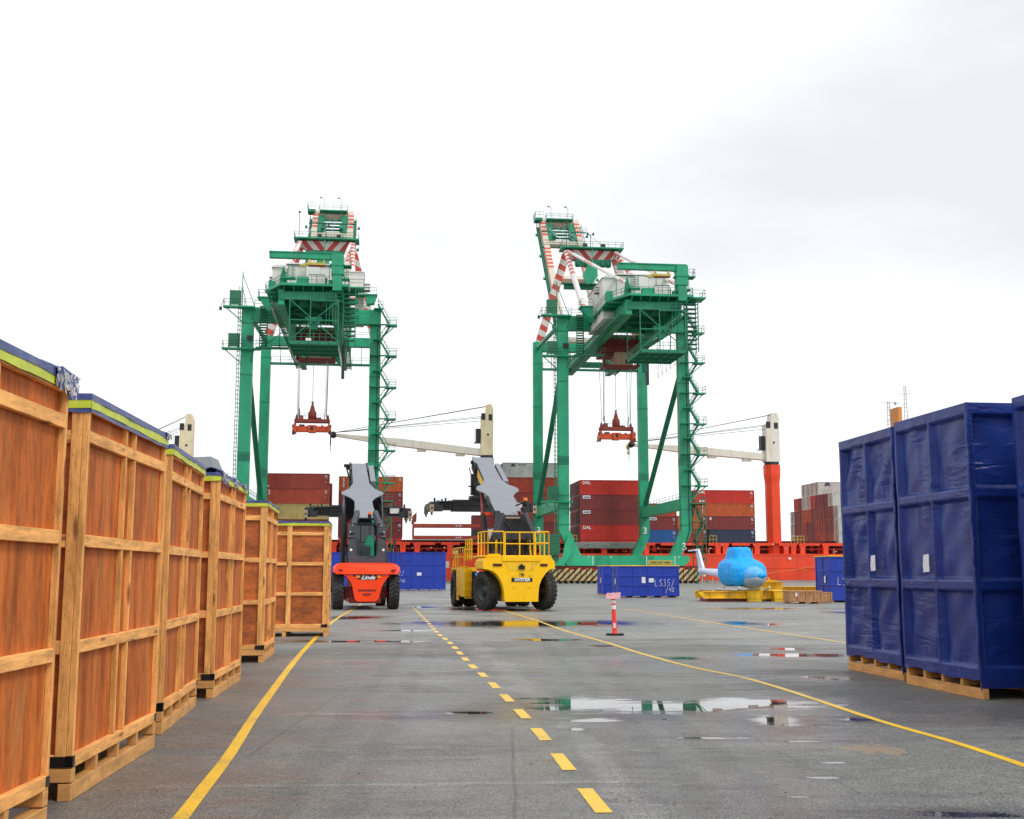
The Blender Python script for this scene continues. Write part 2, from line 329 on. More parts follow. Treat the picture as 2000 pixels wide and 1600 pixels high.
# ------------------------------------------------------------------ ground
TH = R(6.5)
S0 = V((0, 225, 0)); EX = V((math.cos(TH), math.sin(TH), 0)); EY = V((-math.sin(TH), math.cos(TH), 0))
def sh(x, y, z=0): return S0 + EX * x + EY * y + V((0, 0, z))      # quay frame -> world
def sx(px, y=0.0, py=1050):                                         # bearing -> metres along the ship
    d = ray(px, py); o = V((0, 0, EYE)) - S0
    t = (y - o.dot(EY)) / d.dot(EY); p = o + d * t
    return p.dot(EX), p.z + 0.0
def ground_material():
    m = bpy.data.materials.new('wet asphalt'); m.use_nodes = True; t = m.node_tree; b = t.nodes['Principled BSDF']; l = t.links.new
    tc = N(t, 'ShaderNodeTexCoord'); P = tc.outputs['Object']
    def noise(scale, det=5, st=(1, 1, 1), rough=.6, dist=0):
        mp = N(t, 'ShaderNodeMapping'); mp.inputs['Scale'].default_value = st; l(P, mp.inputs[0])
        n = N(t, 'ShaderNodeTexNoise'); n.inputs['Scale'].default_value = scale; n.inputs['Detail'].default_value = det
        n.inputs['Roughness'].default_value = rough; n.inputs['Distortion'].default_value = dist
        l(mp.outputs[0], n.inputs['Vector']); return n.outputs['Fac']
    def mr(x, a, b_, c, d, smooth=False):
        r = N(t, 'ShaderNodeMapRange'); r.inputs[1].default_value = a; r.inputs[2].default_value = b_
        r.inputs[3].default_value = c; r.inputs[4].default_value = d
        if smooth: r.interpolation_type = 'SMOOTHSTEP'
        l(x, r.inputs[0]); return r.outputs[0]
    def ma(op, x, y):
        r = N(t, 'ShaderNodeMath', operation=op)
        for i, q in enumerate((x, y)):
            if isinstance(q, (int, float)): r.inputs[i].default_value = q
            elif q is not None: l(q, r.inputs[i])
        return r.outputs[0]
    # puddles lie in hollows: (bearing x, y, half width, half height) as surveyed
    PUD = [(1000, 1218, 240, 7.0), (1165, 1217, 90, 6.0), (690, 1207, 68, 3.2), (1075, 1250, 85, 2.6), (1135, 1375, 128, 16), (1440, 1376, 175, 13),
           (1300, 1380, 190, 13), (1515, 1407, 52, 13), (1672, 1405, 34, 5), (915, 1392, 48, 4.2), (1570, 1280, 135, 4.5), (1625, 1325, 52, 3.8), (1540, 1268, 42, 3),
           (1478, 1189, 105, 1.8), (1455, 1218, 58, 4.5), (1640, 1196, 42, 1.5), (1165, 1407, 50, 4), (1128, 1424, 16, 4),
           (910, 1190, 55, 2), (990, 1192, 90, 2.0), (830, 1186, 30, 1.6), (1610, 1519, 30, 3.0), (1628, 1490, 26, 1.8),
           (1560, 1557, 26, 1.4), (1330, 1286, 42, 3.5), (700, 1253, 175, 2.2), (1185, 1262, 36, 1.6),
           (1380, 1442, 70, 2.2), (1575, 1448, 60, 2), (1290, 1405, 30, 1.6), (1880, 1592, 120, 9), (1700, 1290, 60, 5), (800, 1232, 60, 1.2)]
    acc = None
    for (cx, cy, hw, hh) in PUD:
        c = gp(cx, cy); rx = abs(gp(cx + hw, cy).x - c.x); ry = abs(gp(cx, cy - hh).y - gp(cx, cy + hh).y) / 2
        s1 = N(t, 'ShaderNodeVectorMath', operation='SUBTRACT'); s1.inputs[1].default_value = (c.x, c.y, 0); l(P, s1.inputs[0])
        s2 = N(t, 'ShaderNodeVectorMath', operation='MULTIPLY'); s2.inputs[1].default_value = (1 / rx, 1 / ry, 0); l(s1.outputs[0], s2.inputs[0])
        s3 = N(t, 'ShaderNodeVectorMath', operation='LENGTH'); l(s2.outputs[0], s3.inputs[0])
        v = s3.outputs['Value']; acc = v if acc is None else ma('MINIMUM', acc, v)
    n_edge = noise(1.1, 6, (1, .8, 1), .65)
    n_fine = noise(7, 4, (1, .55, 1), .6)
    n_str = noise(2.2, 6, (.5, 2.4, 1), .7)
    n_grain = noise(38, 3, (1, 1, 1), .7)
    e = ma('ADD', acc, ma('ADD', mr(n_edge, .3, .7, -.30, .30), ma('ADD', mr(n_str, .3, .7, -.62, .62), mr(n_grain, .35, .65, -.34, .34))))
    pud = mr(e, .70, .98, 1, 0, True)
    halo = mr(e, .95, 2.6, 1, 0, True)
    # scattered thin film of rain water in streaks
    film = noise(.16, 7, (.45, 1.25, 1), .62, .4)
    filmf = mr(film, .42, .60, 0, 1, True)
    film2 = mr(noise(1.3, 7, (.5, 1.7, 1), .75), .46, .62, 0, 1, True)
    agg = noise(46, 2, (1, 1, 1), .8); agg2 = noise(15, 6, (1, 1, 1), .8); blot = noise(.35, 6, (1, 1, 1), .65)
    base = ma('MULTIPLY', mr(agg, .40, .60, .42, 1.58), mr(blot, .3, .7, .74, 1.26))
    base = ma('MULTIPLY', base, mr(agg2, .38, .62, .78, 1.22))
    base = ma('MULTIPLY', base, mr(noise(4.5, 6, (1, 1.3, 1), .75), .35, .65, .80, 1.20))
    base = ma('MULTIPLY', base, mr(filmf, 0, 1, 1.08, .90))
    # the paving beyond the nearer strip is paler in its base colour
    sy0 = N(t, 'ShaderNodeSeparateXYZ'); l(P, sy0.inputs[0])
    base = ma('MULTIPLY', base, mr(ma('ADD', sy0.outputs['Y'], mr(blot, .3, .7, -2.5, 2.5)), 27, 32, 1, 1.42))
    # construction joints and the lighter band of the patched trench
    def band(x0, y0, x1, y1, wd, amt, b_):
        a = gp(x0, y0); c = gp(x1, y1); d = (c - a).normalized(); n = V((-d.y, d.x, 0))
        dt = N(t, 'ShaderNodeVectorMath', operation='DOT_PRODUCT'); dt.inputs[1].default_value = n; l(P, dt.inputs[0])
        q = ma('ADD', ma('SUBTRACT', dt.outputs['Value'], a.dot(n)), mr(n_edge, .3, .7, -wd * .8, wd * .8))
        q = ma('ABSOLUTE', q, 0)
        mk = mr(q, wd * .5, wd * 1.1, 1, 0, True)
        al = N(t, 'ShaderNodeVectorMath', operation='DOT_PRODUCT'); al.inputs[1].default_value = d; l(P, al.inputs[0])
        e0 = mr(al.outputs['Value'], a.dot(d) - .3, a.dot(d) + .3, 0, 1); e1 = mr(al.outputs['Value'], c.dot(d) - .3, c.dot(d) + .3, 1, 0)
        mk = ma('MULTIPLY', mk, ma('MULTIPLY', e0, e1))
        return ma('MULTIPLY', b_, mr(mk, 0, 1, 1, amt))
    base = band(300, 1537, 1260, 1527, .05, 1.4, base)
    base = band(560, 1395, 1040, 1393, .09, 1.5, base)
    base = band(560, 1291, 840, 1290, .1, 1.5, base)
    base = band(1010, 1600, 560, 1600, .05, 1.2, base)
    base = band(915, 1252, 1095, 1395, .30, 1.35, base)
    base = band(1095, 1395, 1290, 1640, .18, 1.38, base)
    base = band(620, 1252, 1000, 1250, .3, 1.3, base)
    for (x0, y0, x1, y1) in ((500, 1640, 830, 1205), (640, 1640, 872, 1205), (1460, 1640, 1010, 1205), (1610, 1640, 1052, 1205)): base = band(x0, y0, x1, y1, .17, .84, base)
    base = band(1000, 1420, 1010, 1700, .02, .6, base)
    base = band(480, 1480, 700, 1330, .015, .6, base)
    base = band(1250, 1330, 1700, 1560, .015, .65, base)
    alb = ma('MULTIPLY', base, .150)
    alb = ma('MULTIPLY', alb, mr(halo, 0, 1, 1, .78)); dk = mr(pud, 0, 1, 1, .22); alb = ma('MULTIPLY', alb, dk)
    # sandy silt dried where a puddle drained away
    c = gp(1705, 1463)
    s1 = N(t, 'ShaderNodeVectorMath', operation='SUBTRACT'); s1.inputs[1].default_value = (c.x, c.y, 0); l(P, s1.inputs[0])
    s2 = N(t, 'ShaderNodeVectorMath', operation='MULTIPLY'); s2.inputs[1].default_value = (3.2, 2.6, 0); l(s1.outputs[0], s2.inputs[0])
    s3 = N(t, 'ShaderNodeVectorMath', operation='LENGTH'); l(s2.outputs[0], s3.inputs[0])
    silt = mr(ma('ADD', s3.outputs['Value'], mr(n_fine, .3, .7, -.6, .6)), .7, .9, 1, 0, True)
    comb = N(t, 'ShaderNodeCombineColor')
    l(ma('MULTIPLY', alb, 1.0), comb.inputs[0]); l(ma('MULTIPLY', alb, 1.0), comb.inputs[1]); l(ma('MULTIPLY', alb, .93), comb.inputs[2])
    mx = N(t, 'ShaderNodeMix', data_type='RGBA'); mx.inputs[7].default_value = (.30, .22, .14, 1)
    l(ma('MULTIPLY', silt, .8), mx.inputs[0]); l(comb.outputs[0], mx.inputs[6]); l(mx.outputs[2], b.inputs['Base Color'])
    rg = mr(filmf, 0, 1, .62, .27); rg = ma('MULTIPLY', rg, mr(film2, 0, 1, 1, .52)); rg = ma('MULTIPLY', rg, mr(halo, 0, 1, 1, .62))
    WET = [(1400, 1550, 330, 70), (1180, 1470, 190, 60), (1480, 1430, 260, 34), (1250, 1395, 200, 20), (860, 1400, 260, 22), (760, 1300, 200, 14), (1300, 1300, 330, 14)]
    wa = None
    for (cx, cy, hw, hh) in WET:
        c = gp(cx, cy); rx = abs(gp(cx + hw, cy).x - c.x); ry = abs(gp(cx, cy - hh).y - gp(cx, cy + hh).y) / 2
        s1 = N(t, 'ShaderNodeVectorMath', operation='SUBTRACT'); s1.inputs[1].default_value = (c.x, c.y, 0); l(P, s1.inputs[0])
        s2 = N(t, 'ShaderNodeVectorMath', operation='MULTIPLY'); s2.inputs[1].default_value = (1 / rx, 1 / ry, 0); l(s1.outputs[0], s2.inputs[0])
        s3 = N(t, 'ShaderNodeVectorMath', operation='LENGTH'); l(s2.outputs[0], s3.inputs[0])
        v = s3.outputs['Value']; wa = v if wa is None else ma('MINIMUM', wa, v)
    wet = mr(ma('ADD', wa, ma('ADD', mr(n_str, .3, .7, -.5, .5), mr(n_grain, .35, .65, -.3, .3))), .55, 1.25, 1, 0, True)
    rg = ma('MULTIPLY', rg, mr(wet, 0, 1, 1, .50))
    sy = N(t, 'ShaderNodeSeparateXYZ'); l(P, sy.inputs[0])
    rg = ma('MULTIPLY', rg, mr(sy.outputs['Y'], 13, 30, 1, 1.35))
    rg = ma('ADD', ma('MULTIPLY', rg, mr(pud, 0, 1, 1, 0)), .012); l(rg, b.inputs['Roughness'])
    b.inputs['IOR'].default_value = 1.5
    bp = N(t, 'ShaderNodeBump'); bp.inputs['Distance'].default_value = .028
    l(ma('MULTIPLY', mr(pud, 0, 1, .8, 0), mr(filmf, 0, 1, 1, .7)), bp.inputs['Strength'])
    l(ma('ADD', agg, ma('MULTIPLY', agg2, .8)), bp.inputs['Height']); l(bp.outputs[0], b.inputs['Normal'])
    return m
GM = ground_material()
q = -1.6
a_, b_ = sh(-900, q), sh(900, q)
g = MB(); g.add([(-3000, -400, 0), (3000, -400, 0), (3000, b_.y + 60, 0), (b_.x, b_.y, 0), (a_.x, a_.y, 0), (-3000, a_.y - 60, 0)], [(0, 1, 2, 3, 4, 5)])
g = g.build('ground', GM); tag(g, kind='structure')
CONC = mat('quay concrete', (.30, .29, .27), .7, var=.25, scale=1.5, dirt=(.15, .14, .13), dirt_amt=.5)
qe = MB()
qe.M = Matrix.Translation(S0) @ Matrix.Rotation(TH, 4, 'Z')
qe.box(-880, 880, q - .7, q - .1, .002, .28); qe.box(-880, 880, q + .02, q + .5, -4, -.01)
tag(qe.build('quay_kerb', CONC), kind='structure')
WAT = mat('harbour water', (.03, .045, .045), .12, var=.1, bump=.6, bscale=1.2)
wt = MB(); wt.add([(-4500, 150, -3.2), (4500, 150, -3.2), (4500, 5000, -3.2), (-4500, 5000, -3.2)], [(0, 1, 2, 3)])
tag(wt.build('water', WAT), kind='structure')

# painted lane lines, worn
def paint_material():
    m = bpy.data.materials.new('yellow road paint'); m.use_nodes = True; t = m.node_tree; b = t.nodes['Principled BSDF']; l = t.links.new
    tc = N(t, 'ShaderNodeTexCoord'); n = N(t, 'ShaderNodeTexNoise'); n.inputs['Scale'].default_value = 45; n.inputs['Detail'].default_value = 5; n.inputs['Roughness'].default_value = .7
    l(tc.outputs['Object'], n.inputs['Vector'])
    n2 = N(t, 'ShaderNodeTexNoise'); n2.inputs['Scale'].default_value = 1.6; n2.inputs['Detail'].default_value = 4; l(tc.outputs['Object'], n2.inputs['Vector'])
    a = N(t, 'ShaderNodeMath', operation='MULTIPLY_ADD'); a.inputs[1].default_value = .5; l(n2.outputs['Fac'], a.inputs[0]); l(n.outputs['Fac'], a.inputs[2])
    mr_ = N(t, 'ShaderNodeMapRange'); mr_.inputs[1].default_value = .76; mr_.inputs[2].default_value = .96; l(a.outputs[0], mr_.inputs[0])
    mx = N(t, 'ShaderNodeMix', data_type='RGBA'); mx.inputs[6].default_value = (.86, .52, .004, 1); mx.inputs[7].default_value = (.26, .19, .07, 1)
    l(mr_.outputs[0], mx.inputs[0]); l(mx.outputs[2], b.inputs['Base Color']); b.inputs['Roughness'].default_value = .42
    bp = N(t, 'ShaderNodeBump'); bp.inputs['Strength'].default_value = .3; bp.inputs['Distance'].default_value = .01
    l(n.outputs['Fac'], bp.inputs['Height']); l(bp.outputs[0], b.inputs['Normal'])
    return m
PAINT = paint_material()
def resample(pts, step):
    # smooth curve through surveyed points (Catmull-Rom in the ground plane)
    P = [pts[0] * 2 - pts[1]] + pts + [pts[-1] * 2 - pts[-2]]; o = []
    for i in range(1, len(P) - 2):
        n = max(2, int((P[i + 1] - P[i]).length / step))
        for k in range(n):
            u = k / n; a, b, c, d = P[i - 1], P[i], P[i + 1], P[i + 2]
            o.append(.5 * ((2 * b) + (c - a) * u + (2 * a - 5 * b + 4 * c - d) * u * u + (3 * b - a - 3 * c + d) * u ** 3))
    return o + [pts[-1]]
def strip(mb, pts, wd, z=.004):
    vs = []
    for i, p in enumerate(pts):
        d = (pts[min(i + 1, len(pts) - 1)] - pts[max(i - 1, 0)]).normalized(); n = V((-d.y, d.x, 0))
        j = 1 + rnd.uniform(-.035, .035)
        vs += [p + n * wd / 2 * j + V((0, 0, z)), p - n * wd / 2 * j + V((0, 0, z))]
    mb.add(vs, [(2 * i, 2 * i + 1, 2 * i + 3, 2 * i + 2) for i in range(len(pts) - 1)])
def line_obj(px, wd, name='lane_line'):
    mb = MB(); strip(mb, resample([gp(*p) for p in px], .5), wd); o = fixn(mb.build(name, PAINT)); tag(o, kind='structure')
line_obj([(290, 1675), (352, 1600), (402, 1535), (448, 1475), (495, 1402), (532, 1350), (568, 1301), (603, 1260), (640, 1223), (662, 1206), (690, 1190), (706, 1180)], .115)
line_obj([(980, 1191), (1050, 1213), (1100, 1231), (1190, 1257), (1250, 1276), (1350, 1303), (1440, 1321), (1520, 1343), (1600, 1369), (1680, 1396), (1760, 1421), (1850, 1446), (1940, 1475), (2030, 1506)], .10)
line_obj([(1215, 1189), (1268, 1197), (1370, 1213), (1440, 1224), (1540, 1239), (1655, 1256), (1760, 1272)], .10)
path = resample([gp(*p) for p in [(1260, 1690), (1195, 1607), (1145, 1545), (1100, 1489), (1056, 1434), (1022, 1397), (992, 1366), (968, 1342), (947, 1322), (917, 1296), (880, 1257), (855, 1237), (833, 1213), (806, 1186)]], .1)
cum = [0]
for a, b in zip(path, path[1:]): cum.append(cum[-1] + (b - a).length)
def along(s):
    for i in range(len(cum) - 1):
        if cum[i + 1] >= s: 
            u = (s - cum[i]) / (cum[i + 1] - cum[i]); return path[i].lerp(path[i + 1], u)
    return path[-1]
dd = MB()
i0 = min(range(len(path)), key=lambda i: abs(path[i].y - 10.48)); s0 = cum[i0]
k = -3
while s0 + k * 1.83 + .95 < cum[-1]:
    s = s0 + k * 1.83
    if s > 0: strip(dd, [along(s + u * .95 / 4) for u in range(5)], .125)
    k += 1
tag(fixn(dd.build('dashed_lane_line', PAINT)), kind='structure')

# small stones and grit scattered on the asphalt
GRIT = mat('grit', (.06, .055, .05), .8)
gr = MB()
for i in range(110):
    p = gp(rnd.uniform(150, 2000), rnd.uniform(1260, 1600)); r = rnd.uniform(.003, .007)
    gr.M = Matrix.Translation(p) @ Matrix.Rotation(rnd.random() * 6, 4, 'Z')
    gr.prism([(-r, 0), (-r * .6, r * .7), (r * .5, r * .8), (r, r * .2), (r * .8, 0)], 'y', -r, r)
tag(gr.build('grit', GRIT), kind='stuff', label='loose dark grit scattered over the wet asphalt', cat='grit')

# ------------------------------------------------------------------ tall timber crates (left row)
def make_crate(P, Q, W, H=3.1, blue_low=False, torn=None, mid_stud=False, strap=True):
    """P near corner, Q far corner of the road-side face; local +y runs P->Q, the crate extends to local -x"""
    P = V(P); Q = V(Q); L_ = (Q - P).length; rz = math.atan2(-(Q - P).x, (Q - P).y)
    t = empty('wooden_crate', (P.x, P.y, 0), rz)
    s = .038
    # plywood box
    mb = MB(); mb.box(-W + .05, -.05, .05, L_ - .05, .30, H - .04); pl = mb.build('panel', [PLY], t)
    # end panel facing the camera: a darker plywood with dark blotches
    mb = MB(); mb.box(-W + .09, -.135, .046, .052, .33, H - .12); mb.build('end_panel', PLYE, t)
    rails = [(.24, .335), (1.09, 1.185), (1.90, 1.995), (2.715, 2.81), (H - .13, H - .08)]
    def piece(name, m_, *bx):
        x0, x1, y0, y1, z0, z1 = bx; mb = MB(); mb.box(*bx)
        if name == 'corner_board' and y0 < .1:                       # nail heads
            z = z0 + .1
            while z < z1 - .05:
                x = x0 + (x1 - x0) * rnd.choice((.2, .5, .8)); mb.box(x, x + .011, y0 - .001, y0 + .01, z, z + .016, 1); z += rnd.uniform(.08, .24)
        if name == 'rail' and x1 > -.06:
            for y in (y0 + .05, y0 + .09, (y0 + y1) / 2 - .1, (y0 + y1) / 2 + .15, y1 - .09, y1 - .05, y0 + .6, y1 - .6):
                z = rnd.uniform(z0 + .02, z1 - .03); mb.box(x1 - .01, x1 + .001, y, y + .009, z, z + .012, 1)
        mb.build(name, [m_, STRAP], t, bevel=.004)
    for (x0, x1, y0, y1) in ((-.05, 0, .0, .04), (-.05, 0, L_ - .04, L_)): piece('stud', PINE, x0, x1, y0, y1, .24, H - .05)
    for yy in (L_ * .43, L_ * .545):
        for (z0, z1) in zip([r_[1] for r_ in rails[:-1]], [r_[0] for r_ in rails[1:]]): piece('stud', PINE, -.052, -.002, yy, yy + .038, z0 + .002, z1 - .002)
    # end face: wide corner board, studs
    piece('corner_board', PINE, -.135, -.052, 0.0, .044, .24, H - .05); piece('corner_board', PINE, -W, -W + .12, 0, .044, .24, H - .05)
    if mid_stud: piece('stud', PINE, -1.12, -.99, .002, .044, .24, H - .05)
    piece('stud', PINE, -W, -W + .05, .046, L_, .24, H - .05); piece('corner_board', PINE, -.135, -.052, L_ - .044, L_, .24, H - .05)
    for i, (z0, z1) in enumerate(rails):
        piece('rail', PINEH, -.05, -.001 if i else .0, .042, L_ - .042, z0, z1)
        piece('rail', PINEH, -W + .122, -.137, .006, .045, z0 + rnd.uniform(-.01, .01), z1)
        piece('rail', PINEH, -W + .122, -.137, L_ - .045, L_ - .004, z0, z1)
    # skid base
    sk = MB()
    for x in (-.10, -W / 2 - .05, -W): sk.box(x, x + .10, 0, L_, .0, .125)
    sk.box(-W, 0, -.004, .09, .135, .235); sk.box(-W, 0, L_ - .09, L_ + .004, .135, .235)
    n = 5
    for i in range(n):
        y = .012 + i * (L_ - .062) / (n - 1)
        for x in (-.095, -W / 2 - .05, -W + .005): 
            if 0 < i < n - 1: sk.box(x, x + .09, y - .01, y + .05, .125, .238)
    sk.build('skid_base', PALL, t, bevel=.004)
    dk = MB(); dk.box(-W + .06, -.06, .10, L_ - .10, .24, .295); dk.build('floor', PALL, t)
    if strap:
        st = MB(); st.box(-.17, .001, -.008, .05, .245, .325); st.box(-.05, .006, -.008, .05, .25, .33); st.box(-.06, .006, L_ - .06, L_ + .004, .26, .33); islands(st, 'corner_tape', STRAP, t)
    # tarpaulin lid: blue sheet with lime hem wrapped over the edge
    def ring(mb, z0, z1, o, m):
        nseg = 14
        for (ax, bx) in ((( o, -o), (o, L_ + o)), ((-W - o, -o), (o, -o)), ((-W - o, L_ + o), (o, L_ + o)), ((-W - o, -o), (-W - o, L_ + o))):
            A = V((*ax, 0)); B = V((*bx, 0)); nn = V(((B - A).y, -(B - A).x, 0)).normalized() * (1 if ax[0] == o or ax[1] == -o else -1)
            if ax == (-W - o, -o) and bx[0] == o: nn = V((0, -1, 0))
            vs = []
            for i in range(nseg + 1):
                p = A.lerp(B, i / nseg); j = rnd.uniform(0, .008)
                vs += [p + nn * j + V((0, 0, z0 + rnd.uniform(-.006, .006))), p + nn * (j * .4) + V((0, 0, z1))]
            mb.add(vs, [(2 * i, 2 * i + 2, 2 * i + 3, 2 * i + 1) for i in range(nseg)], m)
    if blue_low: 
        mb = MB(); ring(mb, H - .15, H - .10, .008, 0); mb.build('tarp_hem', TARPT, t)
    mb = MB(); ring(mb, H - .118, H - .045, .012, 0); mb.build('lime_hem', LIME, t)
    mb = MB(); ring(mb, H - .052, H, .016, 0)
    n1, n2 = 8, 9; vs = []
    for i in range(n1 + 1):
        for j in range(n2 + 1):
            e = 0 if i in (0, n1) or j in (0, n2) else rnd.uniform(.0, .03)
            vs.append((-W - .016 + (W + .032) * i / n1, -.016 + (L_ + .032) * j / n2, H + e))
    mb.add(vs, [(i * (n2 + 1) + j, (i + 1) * (n2 + 1) + j, (i + 1) * (n2 + 1) + j + 1, i * (n2 + 1) + j + 1) for i in range(n1) for j in range(n2)], 0, True)
    mb.build('tarpaulin_lid', TARPT, t)
    for (yy, s_) in (torn or []):
        tn = MB(); r2 = random.Random(int(yy * 100) + 3); nu, nv = 16, 12; vs = []
        drop = [r2.uniform(.08, .26) * s_ for _ in range(nu + 1)]      # ragged lower edge
        for i in range(nu + 1):
            for j in range(nv + 1):
                v = j / nv; y = yy + (i / nu - .5) * .62 * s_
                if v < .5: x = -.30 * s_ * (1 - v * 2); z = H + .045 * s_ * math.sin(v * 6.0)
                else: x = .026; z = H - (v - .5) * 2 * drop[i]
                vs.append((x + r2.uniform(-.004, .022) * s_, y + r2.uniform(-.012, .012) * s_, z + r2.uniform(-.006, .045 if v < .5 else .01) * s_))
        for i in range(nu):
            for j in range(nv):
                a0 = i * (nv + 1) + j; tn.add([], []); tn.f.append([a0, a0 + nv + 1, a0 + nv + 2, a0 + 1]); tn.m.append(1 if (j > 5 and (i * 7 + j * 3) % 11 < 6) else 0); tn.s.append(True)
        tn.v = [V(p) for p in vs]
        tn.build('torn_tarp', [TARPT, SCUFF], t)
    return t
WCR = 2.25
CRT = [  # near corner, far corner, opts, label
    ((-3.04, 5.45, 0), (-3.165, 8.27, 0), dict(torn=[(2.70, .75)]), 'nearest tall timber crate, cut off by the left edge, torn blue tarp at its corner'),
    ((-3.32, 9.12, 0), (-3.52, 11.87, 0), dict(blue_low=True, torn=[(2.74, .35)]), 'tall timber crate, second from the camera, blue tarp showing below its lime hem'),
    ((-3.72, 12.78, 0), (-4.08, 15.5, 0), dict(), 'tall timber crate, third from the camera, with a neat unbroken lime hem'),
    ((-4.09, 16.41, 0), (-4.35, 19.18, 0), dict(torn=[(.25, .9), (1.4, .6), (2.4, .5)]), 'tall timber crate with ragged torn blue tarp crumpled along its whole lid'),
    ((-4.76, 22.86, 0), (-5.1, 25.61, 0), dict(), 'tall timber crate, fifth from the camera, with smooth blue lid, beside the last crate'),
    ((-5.0, 32.16, 0), (-5.3, 34.59, 0), dict(mid_stud=True), 'farthest timber crate, turned broadside, standing beside the orange red lift truck')]
for P, Q, o, lb in CRT:
    t = make_crate(P, Q, WCR if not o.get('mid_stud') else 2.3, **o)
    tag(t, lb, 'crate', 'tall timber crates along the left side')
# grey sheet metal lid with a fin showing above the fourth crate: lies on that crate's lid
mat('grey cover', (.22, .235, .25), .5)
t = empty('metal_cover', (-5.2, 17.6, 3.13), R(-6))
mb = MB(); mb.add([(-.55, 0, .0), (.75, 0, .0), (.62, .9, .0), (-.35, .9, .0), (-.42, .15, .30), (.62, .15, .32), (.50, .8, .33), (-.3, .8, .31)], [(0, 1, 5, 4), (1, 2, 6, 5), (2, 3, 7, 6), (3, 0, 4, 7), (4, 5, 6, 7)]); mb.build('cover_sheet', MT['grey cover'], t)
mb = MB(); mb.prism([(-.72, 0), (-.52, .36), (-.42, .38), (-.36, 0), (-.45, .05), (-.5, .22), (-.62, .02)], 'y', 0, .02); mb.build('fin', DARK, t)
tag(t, 'grey sheet metal cover with a dark fin lying on the ragged fourth crate', 'metal cover')

# ------------------------------------------------------------------ tarpaulin wrapped crates (right)
def wrap_material():
    m = bpy.data.materials.new('navy tarpaulin'); m.use_nodes = True; t = m.node_tree; b = t.nodes['Principled BSDF']; l = t.links.new
    tc = N(t, 'ShaderNodeTexCoord'); oi = N(t, 'ShaderNodeObjectInfo')
    off = N(t, 'ShaderNodeVectorMath', operation='ADD'); s = N(t, 'ShaderNodeMath', operation='MULTIPLY'); s.inputs[1].default_value = 21
    l(oi.outputs['Random'], s.inputs[0]); l(tc.outputs['Object'], off.inputs[0]); l(s.outputs[0], off.inputs[1])
    def wr(rot, st, sc_, dist):
        mp = N(t, 'ShaderNodeMapping'); mp.inputs['Rotation'].default_value = rot; mp.inputs['Scale'].default_value = st; l(off.outputs[0], mp.inputs[0])
        n = N(t, 'ShaderNodeTexNoise'); n.inputs['Scale'].default_value = sc_; n.inputs['Detail'].default_value = 3; n.inputs['Distortion'].default_value = dist; n.inputs['Roughness'].default_value = .45
        l(mp.outputs[0], n.inputs['Vector'])
        r = N(t, 'ShaderNodeMath', operation='SUBTRACT'); r.inputs[1].default_value = .5; l(n.outputs['Fac'], r.inputs[0])
        a = N(t, 'ShaderNodeMath', operation='ABSOLUTE'); l(r.outputs[0], a.inputs[0]); return a.outputs[0]
    w1 = wr((R(42), 0, 0), (1, .6, 3.2), 1.5, .35); w2 = wr((R(-6), 0, 0), (1, 2.0, .3), 1.4, .2); 
    nm = N(t, 'ShaderNodeTexNoise'); nm.inputs['Scale'].default_value = .8; l(off.outputs[0], nm.inputs['Vector'])
    mk = N(t, 'ShaderNodeMapRange'); mk.inputs[1].default_value = .42; mk.inputs[2].default_value = .6; l(nm.outputs['Fac'], mk.inputs[0])
    mx = N(t, 'ShaderNodeMix', data_type='FLOAT'); l(mk.outputs[0], mx.inputs[0]); l(w1, mx.inputs[2]); l(w2, mx.inputs[3])
    bp = N(t, 'ShaderNodeBump'); bp.inputs['Strength'].default_value = .65; bp.inputs['Distance'].default_value = .13
    nm2 = N(t, 'ShaderNodeTexNoise'); nm2.inputs['Scale'].default_value = 1.1; nm2.inputs['Detail'].default_value = 3; l(tc.outputs['Object'], nm2.inputs['Vector'])
    mk2 = N(t, 'ShaderNodeMapRange'); mk2.inputs[1].default_value = .44; mk2.inputs[2].default_value = .62; mk2.inputs[3].default_value = .18; mk2.inputs[4].default_value = 1.25; l(nm2.outputs['Fac'], mk2.inputs[0])
    mm = N(t, 'ShaderNodeMath', operation='MULTIPLY'); l(mx.outputs[0], mm.inputs[0]); l(mk2.outputs[0], mm.inputs[1])
    l(mm.outputs[0], bp.inputs['Height']); l(bp.outputs[0], b.inputs['Normal'])
    n = N(t, 'ShaderNodeTexNoise'); n.inputs['Scale'].default_value = 2.2; n.inputs['Detail'].default_value = 7; l(off.outputs[0], n.inputs['Vector'])
    c = N(t, 'ShaderNodeMapRange'); c.inputs[1].default_value = .35; c.inputs[2].default_value = .7; l(n.outputs['Fac'], c.inputs[0])
    m2 = N(t, 'ShaderNodeMix', data_type='RGBA'); m2.inputs[6].default_value = (.006, .022, .165, 1); m2.inputs[7].default_value = (.012, .038, .235, 1)
    l(c.outputs[0], m2.inputs[0]); l(m2.outputs[2], b.inputs['Base Color']); b.inputs['Roughness'].default_value = .38; b.inputs['Specular IOR Level'].default_value = .32
    return m
WRAP = wrap_material()
